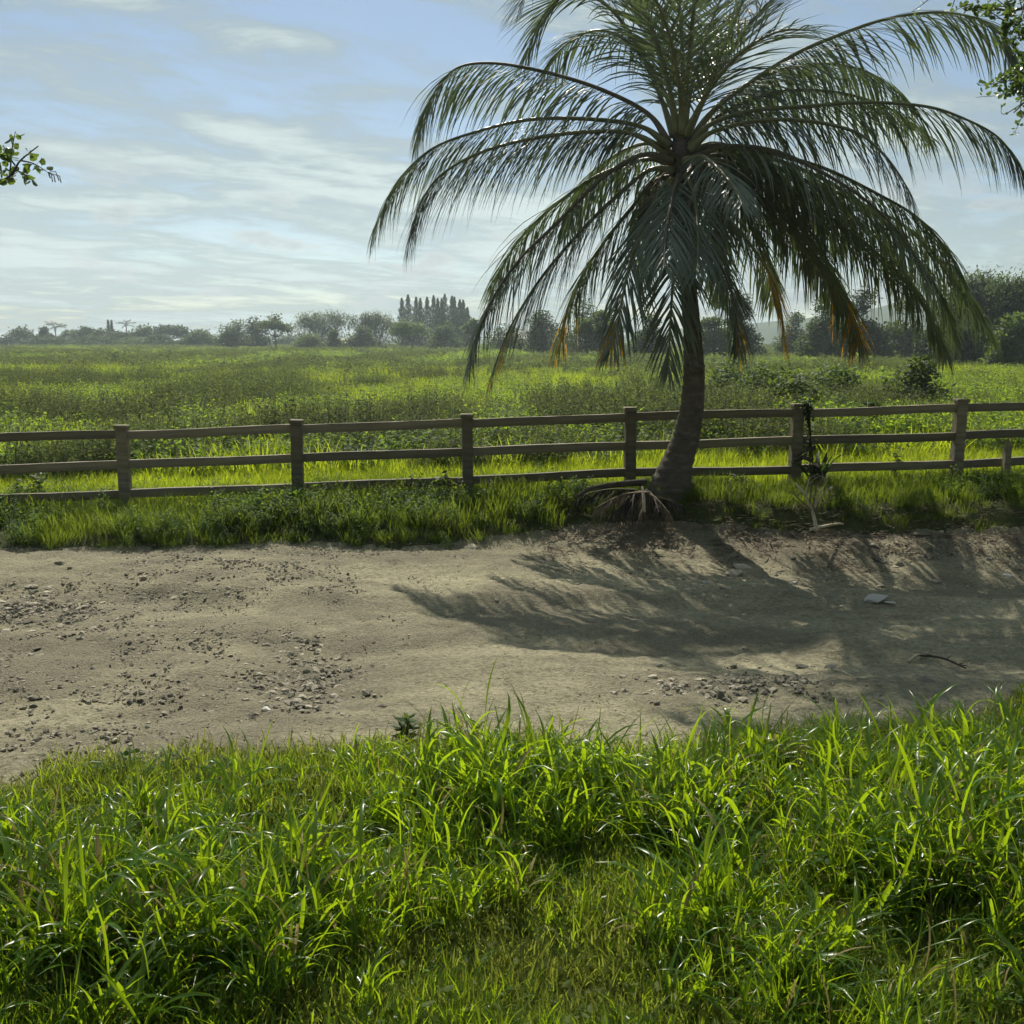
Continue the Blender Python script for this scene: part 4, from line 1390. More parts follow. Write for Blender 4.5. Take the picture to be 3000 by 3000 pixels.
T = [
    # u, distance, v top, width px, kind, material, label, group
    (62, 300, 955, 92, 'round', 'tree_dark', 'dark round-crowned tree at the open end of the far hedge, spreading low', None),
    (128, 310, 958, 50, 'round', 'tree_dark', 'small dark tree between the end tree and the bushy far palm', None),
    (160, 300, 944, 50, 'palm', 'tree_dark', 'bushy far palm with ragged head near the end of the hedge', None),
    (205, 315, 966, 80, 'round', 'tree_mid', 'low green tree filling the hedge beside the bushy far palm', None),
    (248, 305, 957, 76, 'round', 'tree_dark', 'dark tree in the middle of the far hedge', 'trees in the far hedge'),
    (292, 300, 960, 66, 'round', 'tree_mid', 'green tree in the far hedge just below the twin spires', None),
    (316, 310, 936, 14, 'conifer', 'tree_dark', 'slim dark spire tree rising from the far hedge', 'twin spires in the far hedge'),
    (326, 310, 937, 12, 'conifer', 'tree_dark', 'slim dark spire tree rising from the far hedge', 'twin spires in the far hedge'),
    (368, 300, 935, 42, 'palm', 'tree_dark', 'tall far palm with star-shaped head above the hedge', None),
    (345, 300, 966, 90, 'round', 'tree_dark', 'dark tree in the far hedge below the tall star-headed palm', None),
    (420, 305, 951, 92, 'round', 'tree_mid', 'wide green tree in the far hedge past the star-headed palm', None),
    (500, 300, 950, 84, 'umbrella', 'tree_dark', 'flat-topped dark tree closing the far hedge', None),
    (470, 280, 976, 84, 'bush', 'tree_dark', 'low wide dark bush in front of the flat-topped hedge tree', None),
    (140, 290, 982, 120, 'bush', 'tree_dark', 'low dark undergrowth bush in front of the far hedge', 'undergrowth of the far hedge'),
    (290, 290, 983, 130, 'bush', 'tree_dark', 'low dark undergrowth bush in front of the far hedge', 'undergrowth of the far hedge'),
    (400, 290, 984, 110, 'bush', 'tree_mid', 'low dark undergrowth bush in front of the far hedge', 'undergrowth of the far hedge'),
    (590, 280, 963, 82, 'round', 'tree_mid', 'small round tree standing alone at the gap beyond the far hedge', None),
    (690, 250, 931, 120, 'round', 'tree_mid', 'dense rounded tree mass beside the thin-stemmed spreading tree', None),
    (745, 255, 925, 90, 'round', 'tree_dark', 'dense dark tree behind the thin-stemmed spreading tree', None),
    (800, 230, 920, 100, 'umbrella', 'tree_mid', 'spreading tree with bare thin stem against the sky', None),
    (860, 330, 976, 120, 'bush', 'tree_dark', 'low far bushes seen in the gap past the thin-stemmed tree', None),
    (942, 240, 915, 165, 'bamboo', 'tree_mid', 'big plume-topped clump with a broad dome, two pale bushes at its foot', None),
    (903, 215, 972, 90, 'bush', 'tree_pale', 'pale green bush at the foot of the broad plume-topped clump', 'pale bushes at the plume-topped clump'),
    (978, 220, 966, 44, 'bush', 'tree_pale', 'pale green bush at the foot of the broad plume-topped clump', 'pale bushes at the plume-topped clump'),
    (1095, 240, 918, 150, 'bamboo', 'tree_mid', 'plume-topped clump just beside the row of conifers', None),
    (1055, 225, 950, 90, 'round', 'tree_mid', 'leafy tree in front of the clump near the conifers', None),
    (1202, 200, 934, 125, 'umbrella', 'tree_pale', 'pale flat-topped tree standing before the conifers', None),
    (1302, 205, 938, 92, 'bush', 'tree_mid', 'tall round bush standing before the conifers', None),
    (1382, 200, 934, 56, 'umbrella', 'tree_pale', 'small pale airy tree at the end of the conifer row', None),
    (1480, 190, 945, 120, 'round', 'tree_mid', 'green tree behind the hanging fronds beyond the conifers', None),
    (1600, 150, 905, 150, 'round', 'tree_dark', 'dark tree behind the drooping palm fronds', None),
    (1715, 140, 868, 190, 'round', 'tree_dark', 'tall dark tree behind the drooping palm fronds', None),
    (1755, 115, 908, 128, 'umbrella', 'tree_pale', 'pale spreading tree in front of the tall dark one', None),
    (1900, 130, 915, 130, 'round', 'tree_mid', 'green tree right behind the palm trunk', None),
    (2100, 120, 858, 110, 'round', 'tree_pale', 'bright green tree close beside the palm trunk', None),
    (2170, 125, 850, 130, 'round', 'tree_dark', 'dark tree next to the bright one by the palm trunk', None),
    (2330, 150, 912, 90, 'bush', 'tree_mid', 'low pale bush in the gap between the tree groups', None),
    (2430, 110, 866, 140, 'round', 'tree_mid', 'green tree at the near side of the dark grove', None),
    (2530, 108, 838, 170, 'round', 'tree_dark', 'tall dark tree in the middle of the grove', None),
    (2660, 112, 858, 150, 'round', 'tree_mid', 'tree of the grove hidden behind the thickest fronds', None),
    (2760, 100, 880, 130, 'round', 'tree_dark', 'dark lower tree at the end of the grove', None),
    (2870, 85, 800, 170, 'bamboo', 'tree_mid', 'feathery bamboo clump tall above the field edge', None),
    (3000, 82, 812, 150, 'bamboo', 'tree_mid', 'second feathery bamboo clump, beyond the first', None),
    (2980, 70, 915, 130, 'bush', 'tree_pale', 'pale bush at the foot of the feathery bamboo', None),
    (2840, 78, 945, 120, 'bush', 'tree_dark', 'dark bush at the foot of the feathery bamboo', None),
    (-60, 300, 960, 90, 'round', 'tree_dark', 'dark tree of the far hedge out past its end', None),
]
for i, (u, D, vt, w, kind, mat, lab, grp) in enumerate(T):
    ln = {'round': 3000, 'umbrella': 2000, 'bush': 1900, 'bamboo': 6500, 'conifer': 500, 'palm': 0}[kind]
    if D < 160:
        ln = int(ln * 2.3)
    elif D >= 280:
        ln = int(ln * 1.7)
    tree(u, D, vt, w, kind, lab, mat, 'bush' if kind == 'bush' else ('bamboo' if kind == 'bamboo' else ('palm' if kind == 'palm' else 'tree')), grp, 1000 + i, None, ln, trunk_vis=0.0)

con = [(1177, 870, 26), (1195, 860, 34), (1219, 867, 30), (1231, 871, 26), (1251, 867, 32), (1270, 862, 32), (1282, 871, 26), (1294, 871, 26),
       (1303, 858, 36), (1324, 864, 32), (1331, 867, 28), (1347, 875, 32), (1357, 876, 28), (1369, 898, 24)]
for i, (u, vt, w) in enumerate(con):
    clab = {8: 'tallest dark pointed conifer in the row on the horizon', 13: 'shortest conifer of the row, beside the small pale airy tree', 0: 'conifer at the end of the row beside the plume-topped clump'}.get(i, 'tall dark pointed conifer within the row on the horizon')
    tree(u, 262 + (i * 37 % 11), vt, w * 1.75 + 8, 'conifer', clab, 'tree_dark', 'conifer', 'row of conifers on the horizon', 2000 + i, None, 2600)

# shrubs one can tell apart in the field
shr = [(2690, 30, 1040, 190, 'tree_mid', 'dark twiggy shrub under the thickest drooping fronds'),
       (2270, 34, 1065, 250, 'tree_mid', 'dark rounded shrub below the yellow frond tip'),
       (2555, 21, 1180, 130, 'tree_dark', 'dark shrub showing just above the top rail'),
       (2440, 33, 1065, 260, 'tree_pale', 'leafy green shrub below the second yellow frond'),
       (2330, 27, 1105, 200, 'tree_pale', 'round green shrub right of the palm trunk'),
       (2150, 38, 1050, 190, 'tree_pale', 'grey-green shrub close behind the palm trunk')]
for i, (u, D, vt, w, mat, lab) in enumerate(shr):
    tree(u, D, vt, w, 'bush', lab, mat, 'shrub', None, 3000 + i, 'field_shrub', 3800)


# ------------------------------------------------------------------ two trees beside the view that reach into it
def leafy_twig(m_wood, m_leaf, pts, r0, r1, leaf, per, rr, thin=0.45, mat=0):
    line = catmull([Vector(p) for p in pts], 10)
    m_wood.tube(line, [r0 + (r1 - r0) * i / 10 for i in range(11)], 5, 0, False)
    for k in range(per):
        t = 0.25 + 0.75 * rr.random()
        f = t * 10; i = min(int(f), 9)
        p = line[i].lerp(line[i + 1], f - i)
        d = Vector((rr.gauss(0, 1), rr.gauss(0, 1), rr.gauss(0.2, 0.8))).normalized()
        s = d.cross(Vector((rr.gauss(0, .7), rr.gauss(0, .7), 1))).normalized()
        L_ = leaf * rr.uniform(0.7, 1.25)
        st = p + d * leaf * 0.3
        m_wood.tube([p, st], [0.0015, 0.001], 3, 0, False)
        m_leaf.leaf(st, d, s, L_, L_ * thin, mat, 0.25)
    return line


def left_tree():
    Y = 7.0
    bx = -6.6
    root = empty('leafy_tree', (bx, Y, hz(bx, Y)), 'tree whose small leafy branch tip reaches into the sky above the fence', 'tree')
    rr = random.Random(11)
    w, l = MB(), MB()
    b = Vector((bx, Y, hz(bx, Y) - 0.1))
    fork = b + Vector((0.25, 0.05, 2.3))
    w.tube(catmull([b, b + Vector((0.1, 0, 1.2)), fork], 8), [0.14 - 0.006 * i for i in range(9)], 9)
    tip = at(60, 470, Y)
    limb = catmull([fork, fork + Vector((1.0, 0, 0.8)), at(-250, 590, Y), at(0, 533, Y), tip, at(112, 428, Y)], 30)
    w.tube(limb, [0.004 + 0.05 * (1 - i / 30) ** 2.2 for i in range(31)], 7)
    # the visible tip: short twigs with oval leaflets
    for (p0, p1, p2, n) in [((30, 500), (35, 440), (45, 385), 15), ((45, 485), (20, 450), (10, 425), 12), ((60, 470), (100, 480), (140, 505), 10),
                            ((40, 495), (70, 510), (98, 530), 14), ((70, 460), (85, 450), (90, 440), 6), ((20, 510), (25, 520), (50, 505), 8),
                            ((5, 520), (0, 480), (-20, 440), 12), ((-40, 540), (-60, 480), (-70, 420), 16)]:
        dy = rr.uniform(-.12, .12)
        leafy_twig(w, l, [at(*p0, Y), at(*p1, Y + dy * .5), at(*p2, Y + dy)], 0.006, 0.002, 0.055, n, rr, 0.40)
    # dry seed pods at the very tip
    pend = at(140, 505, Y)
    for k in range(6):
        q = pend + Vector((rr.uniform(0, .07), rr.uniform(-.03, .03), rr.uniform(-.03, .01)))
        w.tube([pend, q, q + Vector((rr.uniform(0, .02), 0, -rr.uniform(0.03, 0.06)))], [0.002, 0.003, 0.004], 4)
    # rest of the crown, out of view
    for i in range(26):
        a = rr.uniform(0, 6.283)
        o = Vector((math.cos(a), math.sin(a), 0))
        end = fork + o * rr.uniform(0.5, 1.6) + Vector((-0.9, 0, rr.uniform(0.5, 2.0)))
        line = leafy_twig(w, l, [fork, fork.lerp(end, 0.5) + Vector((0, 0, 0.2)), end], 0.03, 0.006, 0.06, 70, rr, 0.42)
    w.build('trunk', M['bark'], root, True)
    l.build('crown', M['near_leaf'], root, False)


def right_tree():
    Y = 11.0
    bx = 9.2
    root = empty('hanging_branch_tree', (bx, Y, hz(bx, Y)), 'fine-leaved tree with thin twigs hanging beside the arching palm frond', 'tree')
    rr = random.Random(17)
    w, l = MB(), MB()
    b = Vector((bx, Y, hz(bx, Y) - 0.1))
    fork = b + Vector((-0.2, 0.05, 3.4))
    w.tube(catmull([b, b + Vector((-0.15, 0, 1.8)), fork], 8), [0.2 - 0.009 * i for i in range(9)], 9)
    limbs = []
    for (pts, r0) in [([(3300, 100), (3080, 20), (2960, 30), (2860, 20)], 0.03), ([(3300, 200), (3120, 190), (3000, 215), (2930, 235)], 0.025),
                      ([(3250, 40), (3060, -60), (2900, -50), (2780, -30)], 0.03), ([(3300, 330), (3120, 270), (3020, 290), (2970, 330)], 0.018)]:
        q = [fork] + [at(u, v, Y + rr.uniform(-.4, .4)) for u, v in pts]
        line = catmull(q, 24)
        w.tube(line, [r0 * (1 - i / 26) + 0.004 for i in range(25)], 6)
        limbs.append(line)
        for j in range(5, 19):
            for _ in range(2):
                e = line[j] + Vector((rr.uniform(-.3, .3), rr.uniform(-.4, .4), rr.uniform(-.35, .3)))
                leafy_twig(w, l, [line[j], line[j].lerp(e, .5) + Vector((0, 0, .05)), e], 0.006, 0.002, 0.052, 26, rr, 0.36)
    tw = [((2930, 30), (2900, 20), (2865, 35), 26), ((2965, 20), (2955, 50), (2950, 95), 30), ((3000, 10), (2990, 60), (2985, 110), 24),
          ((2870, 20), (2850, 30), (2825, 20), 18), ((2850, 10), (2820, 20), (2790, 35), 8), ((2800, -10), (2790, 20), (2780, 40), 3),
          ((2730, -10), (2700, 15), (2670, 35), 2), ((2990, 195), (2960, 215), (2930, 235), 46), ((3010, 215), (2985, 245), (2965, 262), 46),
          ((2960, 235), (2920, 245), (2870, 250), 16), ((2990, 250), (2960, 275), (2860, 285), 5), 
          ((3010, 300), (2990, 350), (2972, 390), 10), ((3000, 300), (2940, 335), (2932, 305), 2), ((3020, 150), (2990, 160), (2960, 125), 20),
          ((3010, 120), (2990, 100), (2975, 60), 20), ((3030, 230), (3010, 190), (3000, 170), 40), ((2940, 60), (2910, 40), (2890, 25), 18),
          ((3000, 60), (2960, 75), (2925, 100), 18), ((3010, 240), (2990, 300), (2995, 350), 12)]
    for (p0, p1, p2, n) in tw:
        dy = rr.uniform(-.5, .5)
        leafy_twig(w, l, [at(*p0, Y), at(*p1, Y + dy * .5), at(*p2, Y + dy)], 0.006, 0.002, 0.052, int(n * 1.9), rr, 0.36)
    for i in range(46):
        a = rr.uniform(0, 6.283)
        end = fork + Vector((math.cos(a) * 1.2 + 0.8, math.sin(a) * 1.6, rr.uniform(0.3, 3.2)))
        leafy_twig(w, l, [fork, fork.lerp(end, 0.5) + Vector((0, 0, 0.3)), end], 0.03, 0.005, 0.06, 80, rr, 0.36)
    w.build('trunk', M['bark'], root, True)
    l.build('crown', M['near_leaf'], root, False)


left_tree()
right_tree()


# ------------------------------------------------------------------ stones
def rock_mesh(i, mat, flat=0.6, npts=13):
    r = random.Random(600 + i)
    bm = bmesh.new()
    for k in range(npts):
        v = Vector((r.gauss(0, 1), r.gauss(0, 1), r.gauss(0, 1))).normalized() * r.uniform(0.8, 1.1)
        bm.verts.new((v.x * 0.5, v.y * 0.42, v.z * 0.5 * flat))
    bmesh.ops.convex_hull(bm, input=bm.verts[:])
    bmesh.ops.delete(bm, geom=[v for v in bm.verts if not v.link_faces], context='VERTS')
    bmesh.ops.recalc_face_normals(bm, faces=bm.faces[:])
    me = bpy.data.meshes.new('stone')
    bm.to_mesh(me); bm.free()
    me.materials.append(mat)
    return me


ROCKS = [rock_mesh(i, M['stone'], random.Random(i).uniform(0.4, 0.75)) for i in range(10)]
PALE = [rock_mesh(30 + i, M['pale_stone'], 0.6, 16) for i in range(4)]

C_rock = scatter_group('gravel_piece', ROCKS)
n = 110000
x = rng.uniform(-7, 8, n); y = rng.uniform(5.8, 13.6, n)
gd = np.maximum(gravel_density(x, y), 0.42 * np.exp(-((y - near_edge(x) - 0.15) / 0.35) ** 2) + 0.3 * np.exp(-((y - far_edge(x)) / 0.3) ** 2) + 0.45 * (1 - sstep(-3.0, 0.2, x)) * sstep(0.42, 0.62, fbm(x * 0.8, y * 1.2, 123)))
keep = (rng.random(n) < gd ** 1.1 * 1.3 * (0.3 + 1.4 * fbm(x * 3, y * 3, 121)) + 0.022) & (y > near_edge(x) + 0.02) & (y < far_edge(x) + 0.1)
x, y, gd = x[keep], y[keep], gd[keep]
size = 0.012 + 0.075 * rng.random(len(x)) ** 2.4 * (0.18 + gd)
pts = np.stack([x, y, height(x, y) + 0.004 + size * 0.02], -1)
rot = np.stack([rng.normal(0, .35, len(x)), rng.normal(0, .35, len(x)), rng.random(len(x)) * 6.283], -1)
scatter('gravel', C_rock, pts, rot, np.stack([size] * 3, -1), rng.integers(0, 10, len(x)), np.zeros(len(x)), 'small loose gravel strewn over the dirt road', 'gravel')

# dry leaf litter and twig scraps on the shaded bank
LIT = []
for i in range(5):
    m = MB(); r = random.Random(700 + i)
    for k in range(7):
        p = Vector((r.uniform(-.1, .1), r.uniform(-.1, .1), r.uniform(0.0, 0.015)))
        a = r.uniform(0, 6.283); d = Vector((math.cos(a), math.sin(a), r.uniform(-.05, .25))).normalized()
        s = d.cross(Vector((r.uniform(-.5, .5), r.uniform(-.5, .5), 1))).normalized()
        m.leaf(p, d, s, r.uniform(0.05, 0.16), r.uniform(0.004, 0.012), 0, 0.4)
    LIT.append(m.mesh(f'litter_{i}', [M['dry']]))
C_lit = scatter_group('litter_piece', LIT)
n = 2600
x = rng.uniform(0.4, 7.5, n); y = rng.uniform(11.2, 14.4, n)
k = rng.random(n) < 0.7 * np.exp(-((y - 13.2) / 0.8) ** 2)
x, y = x[k], y[k]
place('leaf_litter', C_lit, 5, x, y, rng.uniform(0.6, 1.3, len(x)), np.zeros(len(x)), 'dry leaf litter and twig scraps on the shaded bank', 'litter', 0.012, 0.05)


def put_stone(u, v, wpx, label, group=None, mesh=None, flat=1.0, rz=None, cat='stone', name='stone', rs=random):
    g = ground_hit(u, v)
    dist = (g - CAM).dot(FW)
    w = wpx * dist / 3000.0
    o = bpy.data.objects.new(name, mesh or ROCKS[rs.randrange(10)])
    COL.objects.link(o)
    o.location = (g.x, g.y, g.z + w * 0.08 * flat + 0.004)
    o.rotation_euler = (rs.uniform(-.2, .2), rs.uniform(-.2, .2), rs.uniform(0, 6.283) if rz is None else rz)
    o.scale = (w * 1.05, w * 1.05, w * 1.05 * flat)
    return tag(o, label, cat, group)


rs = random.Random(77)
put_stone(2560, 1757, 80, 'flat white slab of stone lying in the shade across the road', mesh=PALE[0], flat=0.55, rz=0.2)
put_stone(2610, 1771, 36, 'small pale stone at the end of the flat white slab', mesh=PALE[1], flat=0.6)
put_stone(2546, 1909, 36, 'round dark stone sitting alone on the lit tip of the road edge', flat=1.25)
put_stone(2432, 1958, 46, 'grey stone with a dry twig beside it at the road edge')
put_stone(2350, 1955, 40, 'flat grey stone in the gravel along the near grass', flat=0.7)
put_stone(2135, 1726, 0.1 + 26, 'pale pebble on the sunlit crest of the road')
put_stone(2065, 1710, 24, 'pale stone on the sunlit edge where the palm shade begins', mesh=PALE[2])
put_stone(2327, 1711, 26, 'pale stone in the shade below the bank', mesh=PALE[3])
put_stone(2150, 1690, 66, 'broad half-buried rock in the shaded dip below the palm')
put_stone(2175, 1665, 60, 'brown half-buried rock above the broad one in the dip', flat=0.8)
put_stone(1355, 1799, 16, 'small dark stone lying alone on the smooth sunlit dirt')
put_stone(190, 1617, 30, 'upright dark clod at the road edge below the grass', flat=1.1)
put_stone(345, 1610, 36, 'flat dark slab at the road edge below the grass', flat=0.45)
put_stone(1375, 1605, 52, 'low grey clod at the road edge in the middle', flat=0.6)
put_stone(1070, 2035, 40, 'largest dark stone at the rim of the gravel hollow', flat=1.0)
put_stone(870, 2060, 36, 'dark angular stone low in the gravel hollow', flat=1.1)
put_stone(780, 2080, 32, 'pale flat stone at the lower rim of the gravel hollow', mesh=PALE[1], flat=0.6)
put_stone(2705, 2000, 66, 'long dark flat stone at the shaded end of the near gravel', flat=0.5, rz=0.1)
put_stone(2180, 2055, 44, 'flat stone half under the near grass', flat=0.6)
put_stone(2100, 2040, 48, 'angular grey block by the near grass')
put_stone(2950, 1690, 30, 'pale stone in the deep shade by the bank', mesh=PALE[3])
put_stone(2660, 1535, 34, 'rock lying in dappled light on the bank')
put_stone(2910, 1545, 60, 'large round rock in the dark of the bank', flat=1.1)
put_stone(2640, 1660, 36, 'low stone in broken shade on the bank')
for (u, v, w) in [(2098, 1404, 26), (2115, 1437, 30), (2150, 1410, 26), (2200, 1420, 28), (2215, 1433, 22), (2260, 1415, 26), (2300, 1405, 22), (2143, 1425, 20)]:
    put_stone(u, v, w, 'white rock in the row under the bottom rail right of the palm', 'white rocks under the bottom rail', PALE[rs.randrange(4)], 0.9)
GR = [((120, 1790), 240, 95, 60, 'angular grey stone in the stony patch at the open end of the road', 'stones of the far stony patch', 14, 34),
      ((520, 1740), 300, 70, 36, 'scattered grey stone trailing from the far stony patch', 'stones trailing from the far patch', 12, 24),
      ((900, 2010), 190, 120, 62, 'angular stone in the gravel hollow by the near grass', 'stones of the gravel hollow', 13, 30),
      ((2120, 2000), 280, 60, 44, 'grey stone in the gravel strip along the tall near grass', 'stones of the near gravel strip', 14, 34),
      ((1960, 1710), 420, 60, 26, 'small stone on the sunlit slope by the palm shade', 'stones on the slope by the palm shade', 10, 20),
      ((2700, 1640), 250, 100, 24, 'stone on the shaded bank below the fence', 'stones on the shaded bank', 14, 30),
      ((350, 2120), 330, 40, 26, 'small stone at the dirt edge by the low near grass', 'stones at the low grass edge', 10, 20)]
for (c, su, sv, cnt, lab, grp, w0, w1) in GR:
    for k in range(cnt):
        u = c[0] + rs.gauss(0, 0.55) * su; v = c[1] + rs.gauss(0, 0.55) * sv
        if v > 2115 or (u > 1100 and v > 2075):
            v = 2040 + rs.uniform(-40, 20)
        if u < -60:
            u = -u
        if u > 3050:
            u = 2900
        put_stone(u, v, rs.uniform(w0, w1) * (0.85 + 0.6 * rs.random() ** 2), lab, grp, None, rs.uniform(0.6, 1.0), None, rs=rs)


# ------------------------------------------------------------------ litter and small plants along the fence
def dry_frond_heap():
    p = ground_hit(1820, 1475)
    root = empty('dry_frond_heap', p, 'heap of dry grey-brown fallen fronds left of the palm foot', 'dead fronds')
    rr = random.Random(21)
    hub = at(1880, 1440, 13.75)
    ends = [(1690, 1455, 13.5), (1740, 1490, 13.2), (1790, 1505, 13.1), (1850, 1510, 13.0), (1885, 1500, 13.0), (1930, 1500, 13.0), (2000, 1480, 13.2), (1960, 1500, 13.05), (1820, 1490, 13.3)]
    for i, (u, v, Y) in enumerate(ends):
        e = at(u, v, Y)
        e.z = max(e.z, hz(e.x, e.y) + 0.02)
        h2 = hub + Vector((rr.uniform(-.12, .12), rr.uniform(-.1, .1), rr.uniform(-.05, .05)))
        mid = h2.lerp(e, 0.5) + Vector((0, 0, 0.05 + rr.uniform(-.05, .05)))
        line = catmull([h2, mid, e], 18)
        m = MB()
        m.tube(line, [0.02 - 0.0009 * j for j in range(19)], 5)
        for j in range(1, 18):
            for sd in (-1, 1):
                for _ in range(2):
                    T_ = (line[j + 1] - line[j - 1]).normalized()
                    S = T_.cross(Vector((0, 0, 1))).normalized() * sd
                    d = (T_ * 0.7 + S * rr.uniform(0.1, 0.6) + Vector((0, 0, -0.55 - rr.random() * .5))).normalized()
                    ln = rr.uniform(0.12, 0.34)
                    pts = [line[j], line[j] + d * ln * .5, line[j] + d * ln + Vector((0, 0, -0.03))]
                    s2 = d.cross(Vector((rr.uniform(-1, 1), rr.uniform(-1, 1), .4))).normalized()
                    m.strip(pts, [s2] * 3, [0.009, 0.008, 0.001])
        m.build('dry_frond', M['dry'] if i % 3 == 1 else M['dead_dark'], root)
    # one pale stalk stands upright in front, one long dark stalk lies to the left
    m = MB()
    a = at(1886, 1425, 13.1); b = at(1888, 1500, 13.0)
    m.tube([a + Vector((-.02, 0, 0)), a.lerp(b, .5), b], [0.014, 0.018, 0.02], 6)
    m.build('pale_stalk', M['dry_pale'], root, True)
    m = MB()
    line = catmull([at(1890, 1412, 13.7), at(1800, 1420, 13.5), at(1730, 1432, 13.3), at(1692, 1455, 13.15)], 14)
    m.tube(line, [0.05 - 0.002 * j for j in range(15)], 7)
    m.build('dark_stalk', M['dead_dark'], root, True)


def dead_sapling():
    g = ground_hit(2392, 1552)
    root = empty('dead_sapling', g, 'dead pale-stemmed sapling with dry upturned branches below the fence post', 'dead sapling')
    Y = g.y
    m = MB()
    m.tube(catmull([at(2392, 1556, Y), at(2384, 1512, Y + .05), at(2372, 1478, Y + .05), at(2358, 1450, Y + .1), at(2330, 1415, Y + .15)], 16), [0.026 - 0.0009 * j for j in range(17)], 7)
    m.build('stem', M['dry_pale'], root, True)
    rr = random.Random(31)
    for (a, b, c) in [((2386, 1482), (2398, 1452), (2426, 1405)), ((2388, 1486), (2405, 1455), (2440, 1425)), ((2384, 1484), (2390, 1440), (2412, 1398)),
                      ((2372, 1490), (2345, 1465), (2318, 1440)), ((2376, 1495), (2350, 1480), (2322, 1462)), ((2370, 1478), (2362, 1440), (2372, 1400)),
                      ((2388, 1500), (2420, 1470), (2450, 1445)), ((2372, 1476), (2378, 1430), (2384, 1402))]:
        m = MB()
        dy = rr.uniform(-.2, .2)
        line = catmull([at(*a, Y), at(*b, Y + dy * .5), at(*c, Y + dy)], 8)
        m.tube(line, [0.013 - 0.0010 * j for j in range(9)], 5)
        for k in range(10):
            p = line[rr.randrange(3, 9)]
            d = Vector((rr.uniform(-.8, .8), rr.uniform(-.8, .8), rr.uniform(-.6, .9))).normalized()
            s = d.cross(Vector((0.3, 0.2, 1))).normalized()
            m.leaf(p, d, s, rr.uniform(0.06, 0.16), rr.uniform(0.004, 0.010), 0, 0.3)
        m.build('branch', M['dry'] if rr.random() < .5 else M['dry_pale'], root)


def fallen_stick(p0, p1, r0, label, mat='dry_pale', name='fallen_stick', bend=0.03, twigs=2, seed=1):
    a = ground_hit(*p0); b = ground_hit(*p1)
    for q in (a, b):
        q.z += r0 + 0.008
    rr = random.Random(seed)
    mid = (a + b) / 2 + Vector((0, 0, bend))
    mid.z = max(mid.z, hz(mid.x, mid.y) + r0 + 0.008)
    m = MB()
    line = catmull([a, mid, b], 12)
    m.tube(line, [r0 * (1 - 0.05 * j) for j in range(13)], 6)
    for k in range(twigs):
        j = rr.randrange(4, 11)
        e = line[j] + Vector((rr.uniform(-.12, .12), rr.uniform(-.1, .1), rr.uniform(0.0, 0.06)))
        m.tube([line[j], e], [r0 * .4, r0 * .15], 4)
    o = m.build(name, M[mat], None, True, origin=a)
    return tag(o, label, 'stick')


def post_vine():
    """dry dark climber on the second post right of the palm"""
    t = POSTS[6]
    gz = hz(t.x, t.y)
    root = empty('climbing_vine', (t.x + 0.11, t.y - 0.1, gz), 'dark withered climber hanging on the fence post right of the palm', 'vine')
    rr = random.Random(41)
    Y = t.y - 0.12
    m = MB()
    lines = []
    for (a, b, c, d) in [((2375, 1400), (2372, 1310), (2370, 1250), (2362, 1175)), ((2385, 1395), (2376, 1300), (2372, 1220), (2368, 1180))]:
        ln = catmull([at(*a, Y), at(*b, Y - .03), at(*c, Y - .02), at(*d, Y)], 16)
        m.tube(ln, [0.012] * 17, 5)
        lines.append(ln)
    m.build('stem', M['dead_dark'], root, True)
    m = MB()
    for ln in lines:
        for k in range(90):
            j = rr.randrange(0, 17)
            if 4 < j < 11 and rr.random() < .7:
                j = rr.choice([13, 14, 15, 16])
            p = ln[j] + Vector((rr.gauss(0, .03), rr.gauss(0, .02), rr.gauss(0, .03)))
            d = Vector((rr.gauss(0, 1), rr.gauss(0, 1), rr.gauss(-.5, .7))).normalized()
            s = d.cross(Vector((rr.gauss(0, .5), rr.gauss(0, .5), 1))).normalized()
            m.leaf(p, d, s, rr.uniform(0.04, 0.09), rr.uniform(0.012, 0.025), 0, 0.3)
    m.build('leaves', M['tree_dark'], root)


def dark_clump():
    t = POSTS[6]
    p = Vector((t.x + 0.28, t.y - 0.35, 0)); p.z = hz(p.x, p.y)
    root = empty('withered_plant', p, 'dark withered broad-leaved plant at the foot of the vine-covered post', 'plant')
    rr = random.Random(43)
    for i in range(13):
        a = i * 2.4
        m = MB()
        blade(m, p + Vector((rr.uniform(-.05, .05), rr.uniform(-.05, .05), 0.0)), a, rr.uniform(0.4, 0.75), rr.uniform(0.03, 0.055), rr.uniform(0.05, 0.45), rr.uniform(0.3, 1.8), 8, 0.3, 0, rr.uniform(-.6, .6))
        m.build('leaf', M['tree_dark'] if i % 3 else M['dead_dark'], root, True)
    # bent dead leaves
    for (a, b, c) in [((2365, 1330), (2345, 1345), (2318, 1355)), ((2390, 1310), (2360, 1320), (2330, 1340)), ((2380, 1350), (2360, 1342), (2345, 1338))]:
        m = MB()
        Y = t.y - 0.25
        ln = catmull([at(*a, Y), at(*b, Y - .05), at(*c, Y - .1)], 8)
        m.strip(ln, [Vector((0, .3, 1)).normalized()] * 9, [0.02, 0.03, 0.035, 0.035, 0.03, 0.028, 0.022, 0.015, 0.004])
        m.build('dead_leaf', M['dead_dark'], root)


